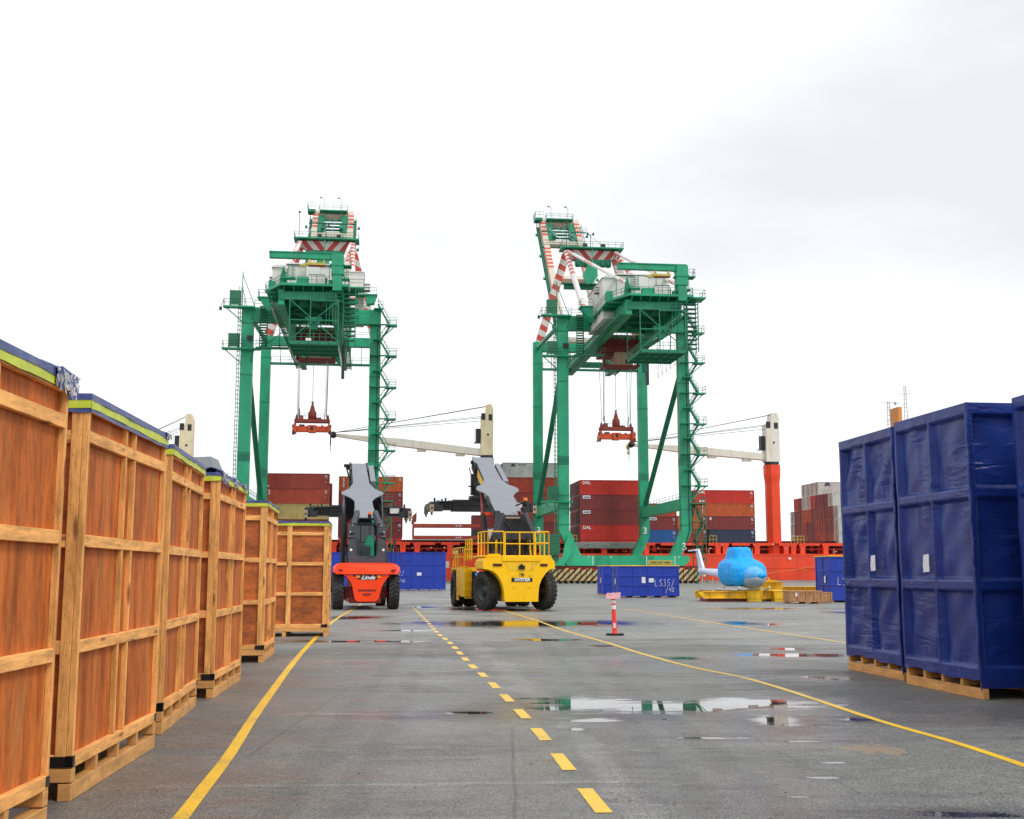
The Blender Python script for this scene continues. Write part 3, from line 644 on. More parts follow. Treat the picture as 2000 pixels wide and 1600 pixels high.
def make_wrapped(P, Q, W, H=4.07, note=None, seed=1, crease=1.0):
    P = V(P); Q = V(Q); L_ = (Q - P).length; rz = math.atan2(-(Q - P).x, (Q - P).y)
    t = empty('tarp_wrapped_crate', (P.x, P.y, 0), rz); r3 = random.Random(seed)
    Z0 = .255
    bars = [(Z0 + .0, Z0 + .16), (1.46, 1.60), (2.74, 2.88), (H - .16, H)]
    def rib(u, ul, z):                                  # how far the sheet stands out over frame members
        e = 0
        for (a, b) in bars: e = max(e, 1 - max(0, (a - z) / .025, (z - b) / .022))
        for c in (.04, ul / 2, ul - .04): e = max(e, 1 - max(0, (abs(u - c) - .038) / .03))
        return max(0, e)
    ph = [r3.uniform(0, 6) for _ in range(8)]
    mb = MB(); nz = 168
    zs = [Z0 + (H - Z0) * i / nz for i in range(nz + 1)]
    def wall(A, B, nrm, n, hem, dropend=False):
        A = V(A); B = V(B); nrm = V(nrm); ul = (B - A).length; vs = []
        for j in range(n + 1):
            u = ul * j / n
            for i, z in enumerate(zs):
                zz = z
                if i == 0: zz = z + hem * (.022 * math.sin(u * 2.6 + ph[0]) + .012 * math.sin(u * 9 + ph[1]) + (-.10 if dropend else 0)) - hem * .06 * (1 if j in (0, n) else 0)
                e = rib(u, ul, z) * .075
                pan = 1 - rib(u, ul, z)
                e += pan * crease * (.008 * math.sin(u * 9 + z * 3 + ph[2]) + .010 * math.sin(u * 5 - z * 3 + ph[3]) + .006 * math.sin(z * 9 + u * 8 + ph[4]) + r3.uniform(-.0005, .0005))
                edge = 0 if j in (0, n) else 1
                if not edge: e = .075
                p = A.lerp(B, j / n) + nrm * (e - .075) + V((0, 0, zz))
                if not edge: p = A.lerp(B, j / n) + V((0, 0, zz)) + nrm * (.006 * math.sin(z * 5 + ph[5]))
                vs.append(p)
        m_ = nz + 1
        mb.add(vs, [(j * m_ + i, j * m_ + i + 1, (j + 1) * m_ + i + 1, (j + 1) * m_ + i) for j in range(n) for i in range(nz)], 0, True)
    # road side face is local x=0 (crate extends to +x)
    wall((0, 0, 0), (0, L_, 0), (-1, 0, 0), 96, 1); wall((0, 0, 0), (W, 0, 0), (0, -1, 0), 90, 1, True)
    wall((0, L_, 0), (W, L_, 0), (0, 1, 0), 30, 0); wall((W, 0, 0), (W, L_, 0), (1, 0, 0), 30, 0)
    n = 10; vs = [(W * i / n, L_ * j / n, H + (.0 if i in (0, n) or j in (0, n) else r3.uniform(.0, .035))) for i in range(n + 1) for j in range(n + 1)]
    mb.add(vs, [(i * (n + 1) + j, (i + 1) * (n + 1) + j, (i + 1) * (n + 1) + j + 1, i * (n + 1) + j + 1) for i in range(n) for j in range(n)], 0, True)
    fixn(mb.build('tarpaulin', WRAP, t))
    # tied corner seam
    sm = MB()
    for i in range(24):
        z0 = Z0 + (H - Z0) * i / 24; z1 = Z0 + (H - Z0) * (i + 1) / 24
        sm.tube((-.004 + .008 * math.sin(i * 1.7), -.004, z0), (-.004 + .008 * math.sin((i + 1) * 1.7), -.004, z1), .016, 6)
    sm.build('corner_seam', WRAP, t)

    sk = MB(); sk.box(.02, .11, 0, L_, 0, .14); sk.box(W - .11, W - .02, 0, L_, 0, .14); sk.box(W / 2 - .05, W / 2 + .05, 0, L_, 0, .14)
    for i in range(5):
        y = .0 + i * (L_ - .075) / 4; sk.box(.03, W - .03, max(y, .03), y + .075, .14, .262)
    sk.build('skid_base', PALL, t, bevel=.005)
    if note:
        y, z = note; nn = MB(); n = 5
        vs = []
        for i in range(n + 1):
            vs += [(-.022 - .006 * math.sin(i), y + .17 - .008 * (i % 2), z - .13 + .26 * i / n), (-.02 - .005 * math.cos(i * 2), y - .03 + .01 * (i % 3), z - .12 + .26 * i / n)]
        nn.add(vs, [(2 * i, 2 * i + 1, 2 * i + 3, 2 * i + 2) for i in range(n)], 0, True); nn.build('paper_note', PAPER, t)
    return t
WR = 'tall navy tarp wrapped crates on the right'
tag(make_wrapped((6.21, 19.01, 0), (5.98, 21.31, 0), 2.4, note=(.86, 1.86), seed=5, crease=2.0), 'navy tarp wrapped crate farthest left of the three, heavily creased, with a paper note', 'wrapped crate', WR)
tag(make_wrapped((6.36, 16.23, 0), (6.09, 18.54, 0), 2.4, note=(1.32, 1.84), seed=11), 'navy tarp wrapped crate in the middle, showing a dark end and a paper note', 'wrapped crate', WR)
tag(make_wrapped((7.02, 13.4, 0), (6.84, 15.86, 0), 2.4, seed=23), 'navy tarp wrapped crate cut off by the right edge of the view', 'wrapped crate', WR)
# ------------------------------------------------------------------ blue sheet-clad boxes in the yard
GL = {'L': [[(0, 1), (0, 0), (.7, .04)]], 'S': [[(.8, .95), (.3, 1), (.1, .75), (.7, .4), (.7, .1), (.1, 0)]], '3': [[(.1, .95), (.7, .95), (.4, .58), (.75, .3), (.5, 0), (.05, .08)]],
      '5': [[(.75, 1), (.2, .98), (.15, .55), (.65, .5), (.7, .15), (.1, 0)]], '2': [[(.1, .8), (.45, 1), (.7, .75), (.1, 0), (.8, .02)]], '7': [[(.1, 1), (.8, .97), (.3, 0)]],
      '4': [[(.5, 1), (.1, .4), (.8, .42)], [(.65, .7), (.6, 0)]], '0': [[(.4, 1), (.1, .7), (.15, .2), (.5, 0), (.8, .3), (.75, .8), (.4, 1)]], '/': [[(.8, 1.1), (.1, -.2)]]}
def blue_box(P, rz, L_, W, H, hand=None, notes=(), rim=YELO, tx=.6):
    t = empty('blue_cargo_box', P, rz)
    b = MB(); b.box(.04, L_ - .04, .04, W - .04, .12, H - .03); b.build('panel', BLUE, t)
    r = MB(); nb = 3
    zs = [.10, H * .36, H * .66, H - .12]
    for z in zs: r.box(0, L_, 0, W, z, z + .09) if z in (zs[0], zs[-1]) else [r.box(.0, L_, -.0, .045, z, z + .09), r.box(0, .045, .046, W, z, z + .09), r.box(L_ - .045, L_, .046, W, z, z + .09)]
    n = max(2, round(L_ / 1.15))
    for i in range(n + 1):
        x = min(max(0, L_ * i / n - .04), L_ - .08)
        for z0, z1 in zip(zs[:-1], zs[1:]): r.box(x, x + .08, .005, .04, z0 + .09, z1)
    for y in (0.04, W / 2, W - .12):
        for z0, z1 in zip(zs[:-1], zs[1:]): r.box(.005, .04, y, y + .08, z0 + .09, z1)
    r.build('rib', BLUE, t, bevel=.01)
    k = MB(); k.box(-.03, L_ + .03, -.03, W + .03, H - .03, H + .035); k.build('lid', rim, t, bevel=.01)
    s = MB()
    for i in range(n + 1): s.box(L_ * i / n * .93 + .03, L_ * i / n * .93 + .2, .05, W - .05, 0, .12)
    s.build('foot', PALL, t)
    for (x, z, w_, h_) in notes:
        q = MB(); q.box(x, x + w_, -.012, -.004, z, z + h_); q.build('paper_note', PAPER, t)
    q = MB(); q.box(-.012, -.004, W * .3, W * .3 + .25, H * .42, H * .42 + .4); q.build('paper_note', PAPER, t)
    if hand:                                            # chalked by hand: pen strokes, not type
        for txt, hx, hz, hs in ((hand[0], tx, H * .46, .46), (hand[1], tx + .35, H * .25, .34)):
            q = MB(); x = hx - .5 * hs * .62 * len(txt)
            for ch_ in txt:
                for st in GL[ch_]: q.path([V((x + (u + .12 * v) * hs * .55 + rnd.uniform(-.008, .008), -.012, hz - hs / 2 + v * hs + rnd.uniform(-.01, .01))) for u, v in st], .013, 5)
                x += hs * .62
            q.build('handwriting', LETW, t)
    return t
BG = 'blue cargo boxes standing in the yard'
tag(blue_box(gp(1207, 1167.5), TH, 4.38, 2.4, 2.2, ('LS35/', '/40'), [(1.7, 1.0, .26, .42), (2.2, 1.05, .36, .28)], tx=3.35), 'blue cargo box marked LS35, with paper notes, in front of the right crane', 'cargo box', BG)
tag(blue_box(gp(1178, 1163.2), TH, 4.2, 2.4, 2.25), 'blue cargo box mostly hidden behind the one marked LS35', 'cargo box', BG)
tag(blue_box(gp(1623.5, 1176.8), TH, 4.6, 2.4, 2.68, ('LS37', '/40'), [], tx=1.0), 'blue cargo box marked LS3, beside the navy tarp wrapped crates', 'cargo box', BG)
p_ = gp(646, 1153.5)
tag(blue_box(p_, R(1.2), 11.2, 2.4, 3.7, ('LS2/', '/40'), [(8.4, 1.45, .45, .3)], rim=BLUE, tx=6.6), 'long blue cargo box behind the two lift trucks', 'cargo box', BG)
t = empty('tarp_covered_load', gp(884, 1152), TH)
mb = MB(); n = 10; r4 = random.Random(4)
vs = []; 
for i, z in enumerate((0.05, .5, 1.0, 1.5, 1.75)):
    for j in range(24):
        a = 2 * math.pi * j / 24; s_ = (1.35, 1.38, 1.35, 1.32, 1.15)[i]
        cx, cy = math.cos(a), math.sin(a); k_ = (abs(cx) ** 6 + abs(cy) ** 6) ** (-1 / 6)
        vs.append((1.4 + cx * k_ * s_ + r4.uniform(-.03, .03), 1.2 + cy * k_ * s_ * .8 + r4.uniform(-.03, .03), z))
mb.add(vs, [(i * 24 + j, i * 24 + (j + 1) % 24, (i + 1) * 24 + (j + 1) % 24, (i + 1) * 24 + j) for i in range(4) for j in range(24)] + [tuple(range(96, 120))], 0, True)
mb.build('tarpaulin', CYAN, t)
mb = MB(); mb.box(.1, 2.7, .2, 2.2, 1.76, 1.9); mb.build('top_sheet', SEAS, t, bevel=.03)
tag(t, 'load under a light blue tarp with a white top, behind the yellow lift truck', 'covered load')

# ------------------------------------------------------------------ delineator post
P = gp(1201, 1241)
t = empty('delineator_post', P, R(-4))
mb = MB(); mb.prism([(-.24, -.2), (-.2, -.24), (.2, -.24), (.24, -.2), (.24, .2), (.2, .24), (-.2, .24), (-.24, .2)], 'z', 0, .05); mb.build('rubber_base', BLACK, t, bevel=.01)
lean = -.035
def pz(z): return V((lean * z, 0, z))
mb = MB(); mb.tube(pz(.05), pz(.12), .082, 20, 0, .066); mb.tube(pz(.12), pz(.95), .064, 20, 0, .054); mb.tube(pz(.95), pz(1.02), .054, 20, 0, .066); mb.tube(pz(1.02), pz(1.10), .066, 20, 0, .03)
mb.build('post', POST, t)
for z0, z1 in ((.74, .82), (.90, .96)):
    mb = MB(); mb.tube(pz(z0 - .03), pz(z1), .064, 20, 0, .061, caps=False); mb.build('reflective_band', REFL, t)
mb = MB(); mb.box(-.04, .02, -.072, -.066, .2, .34); mb.build('sticker', REFL, t)
mb = MB(); mb.add([(-.24, -.10, .99), (.15, -.11, 1.0), (.17, -.09, 1.17), (-.21, -.08, 1.15), (-.24, -.07, .99), (.15, -.08, 1.0), (.17, -.06, 1.17), (-.21, -.05, 1.15)], [(0, 1, 2, 3), (7, 6, 5, 4), (0, 4, 5, 1), (3, 2, 6, 7)]); mb.build('flyer', PINK, t)
tag(t, 'orange plastic delineator post with white bands and a faded flyer on its top', 'delineator post')

# ------------------------------------------------------------------ wrapped helicopter on yellow steel
t = empty('wrapped_helicopter', (14.02, 72.2, 0), R(-168))
mb = MB(); nn = 48; r5 = random.Random(9)
FX = .94
rings = [(.90, .70, 1.2, .1), (1.0, .95, 1.5, .1), (1.25, 1.10, 1.7, .1), (1.6, 1.17, 1.8, .05), (2.0, 1.17, 1.7, 0), (2.25, 1.12, 1.45, -.1), (2.40, 1.0, 1.2, -.2), (2.50, .84, 1.0, -.3), (2.56, .74, .9, -.3), (2.85, .69, .8, -.3), (3.12, .62, .72, -.3), (3.22, .57, .66, -.3), (3.26, .46, .5, -.3)]
nn = 160; fine = []
for i in range(len(rings) - 1):
    for k_ in range(5): u = k_ / 5; fine.append(tuple(rings[i][q] * (1 - u) + rings[i + 1][q] * u for q in range(4)))
fine.append(rings[-1]); vs = []; f1 = [r5.uniform(0, 6) for _ in range(9)]
for i, (z, rx, ry, oy) in enumerate(fine):
    for j in range(nn):
        a = 2 * math.pi * j / nn
        g1 = abs(math.sin(a * 5.5 + z * .9 + f1[0])) ** .6; g2 = abs(math.sin(a * 11 - z * 2.3 + f1[1])) ** .6; g3 = abs(math.sin(z * 4.2 + math.sin(a * 3 + f1[2]) * 1.4)) ** .5
        f_ = .985 + .016 * g1 + .011 * g2 + .008 * g3 + .017 * abs(math.sin(a * 17 + 1.2 * math.sin(z * 3 + f1[4]) + f1[5])) ** .5 + r5.uniform(-.003, .003)
        cx, cy = math.cos(a), math.sin(a); k_ = (abs(cx) ** 3.8 + abs(cy) ** 3.8) ** (-1 / 3.8)
        vs.append((cx * k_ * rx * f_ * FX, oy + cy * k_ * ry * f_, z + .015 * math.sin(a * 7 + f1[3])))
m_ = len(fine)
mb.add(vs, [(i * nn + j, i * nn + (j + 1) % nn, (i + 1) * nn + (j + 1) % nn, (i + 1) * nn + j) for i in range(m_ - 1) for j in range(nn)] + [tuple(range((m_ - 1) * nn, m_ * nn)), tuple(range(nn))[::-1]], 0, True)
mb.build('tarpaulin', CYAN, t)
def ellip(mb, c, r, n1=14, n2=24, m=0):
    vs = []
    for i in range(n1 + 1):
        p = math.pi * i / n1
        for j in range(n2):
            a = 2 * math.pi * j / n2; vs.append((c[0] + r[0] * math.sin(p) * math.cos(a), c[1] + r[1] * math.cos(p), c[2] + r[2] * math.sin(p) * math.sin(a)))
    mb.add(vs, [(i * n2 + j, (i + 1) * n2 + j, (i + 1) * n2 + (j + 1) % n2, i * n2 + (j + 1) % n2) for i in range(n1) for j in range(n2)], m, True)
mb = MB(); ellip(mb, (-.05, 1.35, 1.52), (.74, 1.25, .60)); mb.build('nose', CYANL, t)
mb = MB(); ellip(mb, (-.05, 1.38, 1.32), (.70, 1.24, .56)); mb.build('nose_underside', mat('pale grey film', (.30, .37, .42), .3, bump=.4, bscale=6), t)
mb = MB(); ellip(mb, (-.2, 2.5, 1.55), (.30, .2, .17)); mb.build('nose_port', CYAN, t)
mb = MB(); mb.tube((0, -1.2, 1.55), (.1, -6.4, 1.85), .36, 16, 0, .16); ellip(mb, (.1, -6.5, 1.85), (.2, .35, .2)); mb.build('tail_boom', LILAC, t)
mb = MB(); mb.prism([(-6.0, 1.9), (-6.7, 3.0), (-6.95, 3.3), (-7.35, 3.3), (-7.0, 2.6), (-6.75, 1.75), (-6.6, 1.5)], 'x', .0, .16); mb.beam((.0, -7.0, 3.24), (.75, -7.1, 3.16), .3, .08); mb.build('tail_fin', LILAC, t, bevel=.03)
mb = MB()
for s_ in (-1, 1):
    mb.path([(s_ * .95, 1.9, .86), (s_ * .95, 1.55, .70), (s_ * .95, -1.6, .70)], .055, 8)
    mb.path([(s_ * .95, .9, .72), (s_ * .55, .9, 1.1)], .045, 6); mb.path([(s_ * .95, -.8, .72), (s_ * .55, -.8, 1.1)], .045, 6)
mb.path([(.5, -5.2, 1.6), (.45, -5.4, .66), (.1, -5.0, .64)], .025, 6); mb.path([(.4, -3.6, 1.4), (.5, -3.7, .66)], .025, 6)
islands(mb, 'skid', SEAS, t, gap=.02)
tag(t, 'helicopter wrapped in bright blue tarp with a pale nose and tail, on a yellow frame', 'helicopter')

t = empty('yellow_steel_frame', (13.3, 71.0, 0), R(2))
def ibeam(mb, x0, x1, y, z0, z1, w=.3):
    mb.box(x0, x1, y - w / 2, y + w / 2, z1 - .05, z1); mb.box(x0, x1, y - w / 2, y + w / 2, z0, z0 + .05); mb.box(x0, x1, y - .02, y + .02, z0 + .052, z1 - .052)
    x = x0 + .45
    while x < x1 - .1: mb.box(x, x + .03, y - w / 2 + .01, y + w / 2 - .01, z0 + .052, z1 - .052); x += .9
mb = MB()
for y in (0, 2.6): ibeam(mb, -1.85, .72, y, .18, .62)
mb.prism([(-2.2, .58), (-2.15, .5), (-1.85, .2), (-1.852, .6)], 'y', -.14, .14)
mb.build('girder', YELO, t, bevel=.01)
mb = MB()
for x in (-1.6, -.6, .4): mb.box(x, x + .25, -.1, 2.7, .62, .68)
mb.build('cross_plate', WOODC, t)
for x0, x1 in ((.74, 1.6), (2.35, 3.2)):
    mb = MB(); mb.box(x0, x1, -.35, 2.9, .20, .60); mb.box(x0 - .03, x1 + .03, -.38, 2.93, .6, .66); mb.box(x0 + .02, x1 - .02, -.33, 2.88, 0, .18); mb.box(x0 - .02, x1 + .02, -.37, 2.9, .178, .205)
    for x in (x0 - .01, x1 - .05): mb.box(x, x + .06, -.40, -.352, .2, .6)
    mb.build('box_section', YELO, t, bevel=.012)
mb = MB(); mb.box(1.62, 2.33, .3, .6, .15, .62); mb.box(1.62, 2.33, .1, 2.5, .62, .72); mb.build('web_plate', YELO, t)
mb = MB(); mb.box(-1.6, .7, .1, 2.4, .02, .17); mb.build('timber_packing', REDD, t)
tag(t, 'yellow steel girder frame lying flat under the wrapped helicopter', 'steel frame')
t = empty('yellow_lifting_beam', (16.0, 74.4, 0), R(-14))
mb = MB(); ibeam(mb, -.9, 1.0, 0, .66, 1.16, .34); mb.box(-.95, -.55, -.3, .3, .05, .66); mb.box(.5, .95, -.3, .3, .05, .66); mb.box(-.6, .6, -.12, .12, 1.16, 1.26)
mb.path([(-.45, 0, 1.2), (-.3, 0, 1.42), (.1, 0, 1.4), (.25, 0, 1.2)], .04, 8); mb.build('head_frame', YELO, t, bevel=.01)
mb = MB(); mb.M = Matrix.Rotation(R(8), 4, 'Z'); ibeam(mb, 1.02, 4.3, .2, .42, .86, .4); mb.box(1.6, 1.9, 0, .5, 0, .42); mb.box(3.7, 4.0, 0, .5, 0, .42); mb.build('long_girder', YELO, t, bevel=.01)
tag(t, 'yellow lifting beam with a raised head frame, behind the wrapped helicopter', 'lifting beam')
t = empty('low_timber_crate', gp(1542, 1179.5), R(3))
mb = MB(); mb.box(0.02, 1.86, .02, 1.3, .1, .66); mb.build('side_board', WOODC, t)
mb = MB()
for x in (0, .48, .95, 1.42, 1.80): mb.box(x, x + .09, -.015, .018, .08, .68)
mb.box(-.02, 1.9, -.02, 1.34, .662, .71); mb.box(-.0, 1.88, -.012, .02, .1, .17); mb.box(0, 1.88, -.012, .02, .60, .66)
for x in (.1, .9, 1.6): mb.box(x, x + .12, 0, 1.3, 0, .1)
mb.build('batten', WOODC, t, bevel=.005)
mb = MB(); mb.box(.34, .46, -.022, -.016, .4, .6); mb.build('paper_note', PAPER, t)
tag(t, 'low weathered timber crate with a pale note, in front of the yellow beams', 'crate')
t = empty('small_timber_crate', gp(1605, 1178.5), R(3))
mb = MB(); mb.box(0, .62, .05, 1.2, .1, .56); mb.build('side_board', WOODC, t)
mb = MB(); mb.box(-.02, .64, .03, 1.22, .56, .61)
for x in (0, .54): mb.box(x, x + .08, .01, .048, .0, .56)
mb.build('batten', WOODC, t, bevel=.005)
tag(t, 'small weathered timber crate at the right end of the low crate', 'crate')

# ------------------------------------------------------------------ container handlers
def wheel(parent, x, y, r, w, steer=0, side=1):
    """tyre mesh about its own centre; rim is a child"""
    mb = MB(); h = w / 2
    mb.lathe([(-h * .55, r * .56), (-h * .92, r * .62), (-h, r * .78), (-h * .9, r * .91), (-h * .6, r * .955), (h * .6, r * .955), (h * .9, r * .91), (h, r * .78), (h * .92, r * .62), (h * .55, r * .56)], (0, 0, 0), n=44)
    nl = 26
    for i in range(nl):
        for s_ in (-1, 1):
            a = 2 * math.pi * (i + (.5 if s_ > 0 else 0)) / nl; ca, sa = math.cos(a), math.sin(a)
            da = 2 * math.pi / nl
            def pt(x_, rr, aa): return (x_, math.cos(aa) * rr, math.sin(aa) * rr)
            x0, x1 = s_ * h * .03, s_ * h * .98; a2 = a + .55 * da
            wv = da * .30
            vs = [pt(x0, r * .94, a - wv), pt(x0, r * .94, a + wv), pt(x1, r * .88, a2 + wv), pt(x1, r * .88, a2 - wv),
                  pt(x0, r, a - wv * .9), pt(x0, r, a + wv * .9), pt(x1 * .93, r * .985, a2 + wv * .9), pt(x1 * .93, r * .985, a2 - wv * .9)]
            mb.add(vs, [(4, 5, 6, 7), (0, 1, 5, 4), (1, 2, 6, 5), (2, 3, 7, 6), (3, 0, 4, 7)])
    o = fixn(mb.build('wheel', TYRE, parent, loc=(x, y, r), rz=steer))
    rm = MB()
    rm.lathe([(-h * .5, r * .57), (-h * .72, r * .56), (-h * .7, r * .50), (-h * .2, r * .46), (-h * .15, r * .22), (-h * .55, r * .2), (-h * .6, r * .12), (-h * .6, .001)], (0, 0, 0), n=32)
    rm.lathe([(h * .5, r * .57), (h * .72, r * .56), (h * .7, r * .50), (h * .2, r * .46), (h * .15, r * .22), (h * .55, r * .2), (h * .6, r * .12), (h * .6, .001)], (0, 0, 0), n=32)
    for i in range(10):
        a = 2 * math.pi * i / 10
        for s_ in (-1, 1): rm.tube((s_ * h * .15, math.cos(a) * r * .33, math.sin(a) * r * .33), (s_ * h * .3, math.cos(a) * r * .33, math.sin(a) * r * .33), .025, 6)
    fixn(rm.build('rim', RIMD, o)); return o
def boom_and_spreader(t, y0, z0, ang, half, length, ear=True, side_mat=DARK, mark=None):
    A = Matrix.Translation((0, y0, z0)) @ Matrix.Rotation(ang, 4, 'X')
    mb = MB(); mb.M = A
    mb.box(-.36, .36, .5, length - 1.2, -.98, -.05); mb.box(-.30, .30, length - 1.2, length + .1, -.82, -.12)
    for k_ in range(6): mb.box(-.385, .385, .8 + k_ * 1.1, .9 + k_ * 1.1, -1.0, -.06)
    bo = mb.build('boom', side_mat, t, bevel=.015)
    pl = MB(); pl.M = A
    pts = [(w_, s_) for w_, s_ in half] + [(-w_, s_) for w_, s_ in reversed(half)]
    pl.prism(pts, 'z', -.045, 0.0); pl.build('boom_plate', GREYS, bo, bevel=.01)
    tip = A @ V((0, length, -.4))
    hd = MB()
    hd.M = A
    hd.tube((-.62, length - .12, -.25), (.62, length - .12, -.25), .10, 14); hd.box(-.5, -.38, length - .9, length + .25, -.75, -.05); hd.box(.38, .5, length - .9, length + .25, -.75, -.05)
    hd.tube((-.44, .5, -.15), (-.44, length - .6, -.15), .035, 8); hd.tube((.44, .5, -.2), (.44, length - .6, -.2), .035, 8); hd.tube((.48, 1.5, -.4), (.5, length - .6, -.3), .025, 8)
    hd.M = None
    hd.build('boom_head', DARK, t, bevel=.01)
    # hanging rotator mast
    yb = tip.y + .45; zt = tip.z; zs = zt - 2.55
    rt = MB(); rt.box(-.32, .32, yb - .3, yb + .3, zs + .8, zt - .1); rt.box(-.50, -.33, yb - .15, yb + .15, zs + .9, zt - .5); rt.box(.33, .50, yb - .15, yb + .15, zs + 1.2, zt - .6)
    rt.lathe([(0, .001), (0, .62), (.22, .62), (.22, .001)], (0, yb, zs + .62), (0, 0, 1), 24)
    rt.tube((-.7, yb - .3, zs + 1.35), (.1, yb - .3, zs + 1.35), .04); rt.tube((.25, yb - .32, zs + .9), (.3, yb - .32, zt - .3), .05); rt.tube((-.2, yb - .34, zs + .8), (-.22, yb - .34, zt - .4), .03)
    rt.build('rotator', DARK, t, bevel=.01)
    sp = MB()
    sp.box(-1.55, 1.55, yb - .46, yb + .46, zs, zs + .62)
    sp.box(-1.5, 1.5, yb - .52, yb - .46, zs + .30, zs + .44)
    for s_ in (-1, 1):
        sp.box(*sorted((s_ * 1.55, s_ * 2.78)), yb - .34, yb + .34, zs + .06, zs + .5)
        sp.tube((s_ * 1.0, yb - .56, zs + .52), (s_ * 2.6, yb - .5, zs + .48), .045)
        for k_ in range(5): sp.box(*sorted((s_ * (1.7 + k_ * .2), s_ * (1.8 + k_ * .2))), yb - .44, yb - .35, zs + .18 + .05 * (k_ % 2), zs + .58 + .06 * ((k_ * 2) % 3))
    bs = sp.build('spreader', DARK, t, bevel=.012)
    for s_ in (-1, 1):
        e = MB(); e.box(*sorted((s_ * 2.58, s_ * 2.86)), yb - 1.2, yb + 1.2, zs + .02, zs + .42)
        e.prism([(s_ * 2.5, zs + .45), (s_ * 2.82, zs + .45), (s_ * 2.88, zs - .02), (s_ * 2.3, zs + .05)], 'y', yb - 1.1, yb - .98)
        e.box(*sorted((s_ * 2.2, s_ * 2.72)), yb - 1.14, yb - .6, zs - .05, zs + .25)
        e.tube((s_ * 2.3, yb - .7, zs + .5), (s_ * 2.7, yb - .9, zs + .2), .03)
        e.build('end_beam', DARK, bs, bevel=.012)
        for yy in (-1.22, 1.02):
            tw = MB(); tw.box(*sorted((s_ * 2.70, s_ * 2.90)), yb + yy, yb + yy + .2, zs - .12, zs + .30)
            tw.lathe([(0, .001), (0, .055), (.02, .055), (.02, .08)], (s_ * 2.80, yb + yy - .01, zs + .1), (0, 1, 0), 12, 1)
            tw.tube((s_ * 2.80, yb + yy + .1, zs - .26), (s_ * 2.80, yb + yy + .1, zs - .1), .05, 8, 1)
            tw.build('twistlock', [CABT, BLACK], bs)
    lb = MB(); lb.box(1.75, 2.25, yb - .62, yb - .56, zs + .18, zs + .46); lb.build('id_plate', REFL, bs)
    return A

# ---- orange red machine
t = empty('container_handler', (-6.93, 56.0, 0), R(10.5)); LT = t
q_ = lambda X, Y: ((X - 985) * .00177, (1470 - Y) * .00183)
band = [q_(*p) for p in [(112, 400), (150, 350), (215, 305), (330, 285), (1620, 285), (1760, 320), (1835, 365), (1862, 410), (1850, 500), (1795, 575), (195, 568), (118, 510)]]
mb = MB(); 
mb.prism(band, 'y', -1.05, .25)
# sloping shoulder: upper lip is set back
cw = mb.build('counterweight', ORG, t, bevel=.05, seg=3)
for v_ in cw.data.vertices:
    if v_.co.y < -1 and v_.co.z > 1.95: v_.co.y += .32; v_.co.z += .0
    if abs(v_.co.x) > 1.45 and v_.co.y < -.7: v_.co.y += .25
mb = MB(); low = [q_(*p) for p in [(392, 588), (590, 588), (700, 665), (760, 705), (1240, 705), (1300, 665), (1400, 600), (1590, 600), (1500, 690), (1420, 800), (1370, 920), (1335, 1050), (1310, 1150), (1265, 1225), (1200, 1260), (760, 1260), (700, 1225), (665, 1150), (640, 1020), (610, 880), (560, 760), (480, 670)]]
mb.prism(low, 'y', -.98, .35); mb.build('rear_apron', ORG, t, bevel=.04, seg=3)
mb = MB()
mb.box(-.40, .42, -1.0, -.97, .86, .945); mb.prism([(-.22, .72), (-.12, .76), (.14, .76), (.24, .72), (.1, .66), (-.08, .66)], 'y', -1.0, -.97); mb.build('tow_recess', REDD, t)
mb = MB(); mb.box(-.62, .62, -.90, -.6, 1.36, 1.62); mb.box(-.33, .40, -1.0, -.97, 1.39, 1.60); mb.build('grille', DARK, t)
text_mesh('Linde', .25, t, LETW, TM(.04, -1.006, 1.485), shear=.45, sx=1.15, bold=.006)
for x in (-.52, .46):
    mb = MB(); mb.box(x, x + .20, -1.01, -.95, 1.47, 1.585); mb.build('reflector', LAMPO, t)
for s_ in (-1, 1):
    mb = MB(); mb.prism([(s_ * 1.36, 1.88), (s_ * 1.10, 1.86), (s_ * 1.12, 1.78), (s_ * 1.22, 1.74), (s_ * 1.32, 1.80)], 'y', -1.075, -1.0); mb.build('tail_lamp', REDD, t)
mb = MB(); mb.box(-.75, .70, -.6, 6.6, .30, .62); mb.box(-.6, .6, -.4, 6.6, .62, 1.5); mb.box(-1.0, 1.0, -.15, .15, .75, 1.05)
for s_ in (-1, 1): mb.beam((s_ * .5, -.2, .9), (s_ * 1.0, -.1, .62), .14, .3)
mb.build('chassis', REDD, t, bevel=.02)
for x in (-1.30, 1.30): wheel(t, x, 0, .87, .52)
for x in (-1.75, -1.15, 1.15, 1.75): wheel(t, x, 6.0, .86, .5)
mb = MB(); mb.box(-1.45, 1.45, 5.85, 6.15, .7, 1.0); mb.build('drive_axle', DARK, t)
# hood and cab frame
mb = MB()
mb.prism([(-.82, 2.12), (.88, 2.12), (.90, 3.2), (.80, 3.3), (.55, 3.3), (.50, 2.55), (.38, 2.42), (-.32, 2.42), (-.46, 2.55), (-.52, 3.3), (-.78, 3.3), (-.84, 3.2)], 'y', -.35, .35)
mb.box(-.95, 1.0, .35, 4.2, 1.62, 2.5)
for s_ in (-1, 1):
    mb.beam((s_ * .76 + .03, 0, 3.28), (s_ * .72 + .03, .55, 3.95), .24, .3); mb.beam((s_ * .62 + .03, .2, 3.95), (s_ * .42 + .03, .9, 4.62), .22, .28)
mb.box(-.80, -.50, -.1, .2, 3.55, 3.95); mb.box(.56, .86, -.1, .2, 3.55, 3.95)
mb.build('boom_support_frame', GREYD, t, bevel=.03, seg=2)
mb = MB()
for s_ in (-1, 1):
    mb.beam((s_ * .80 + .03, -.12, 3.6), (s_ * .50 + .03, .55, 4.45), .035, .05)
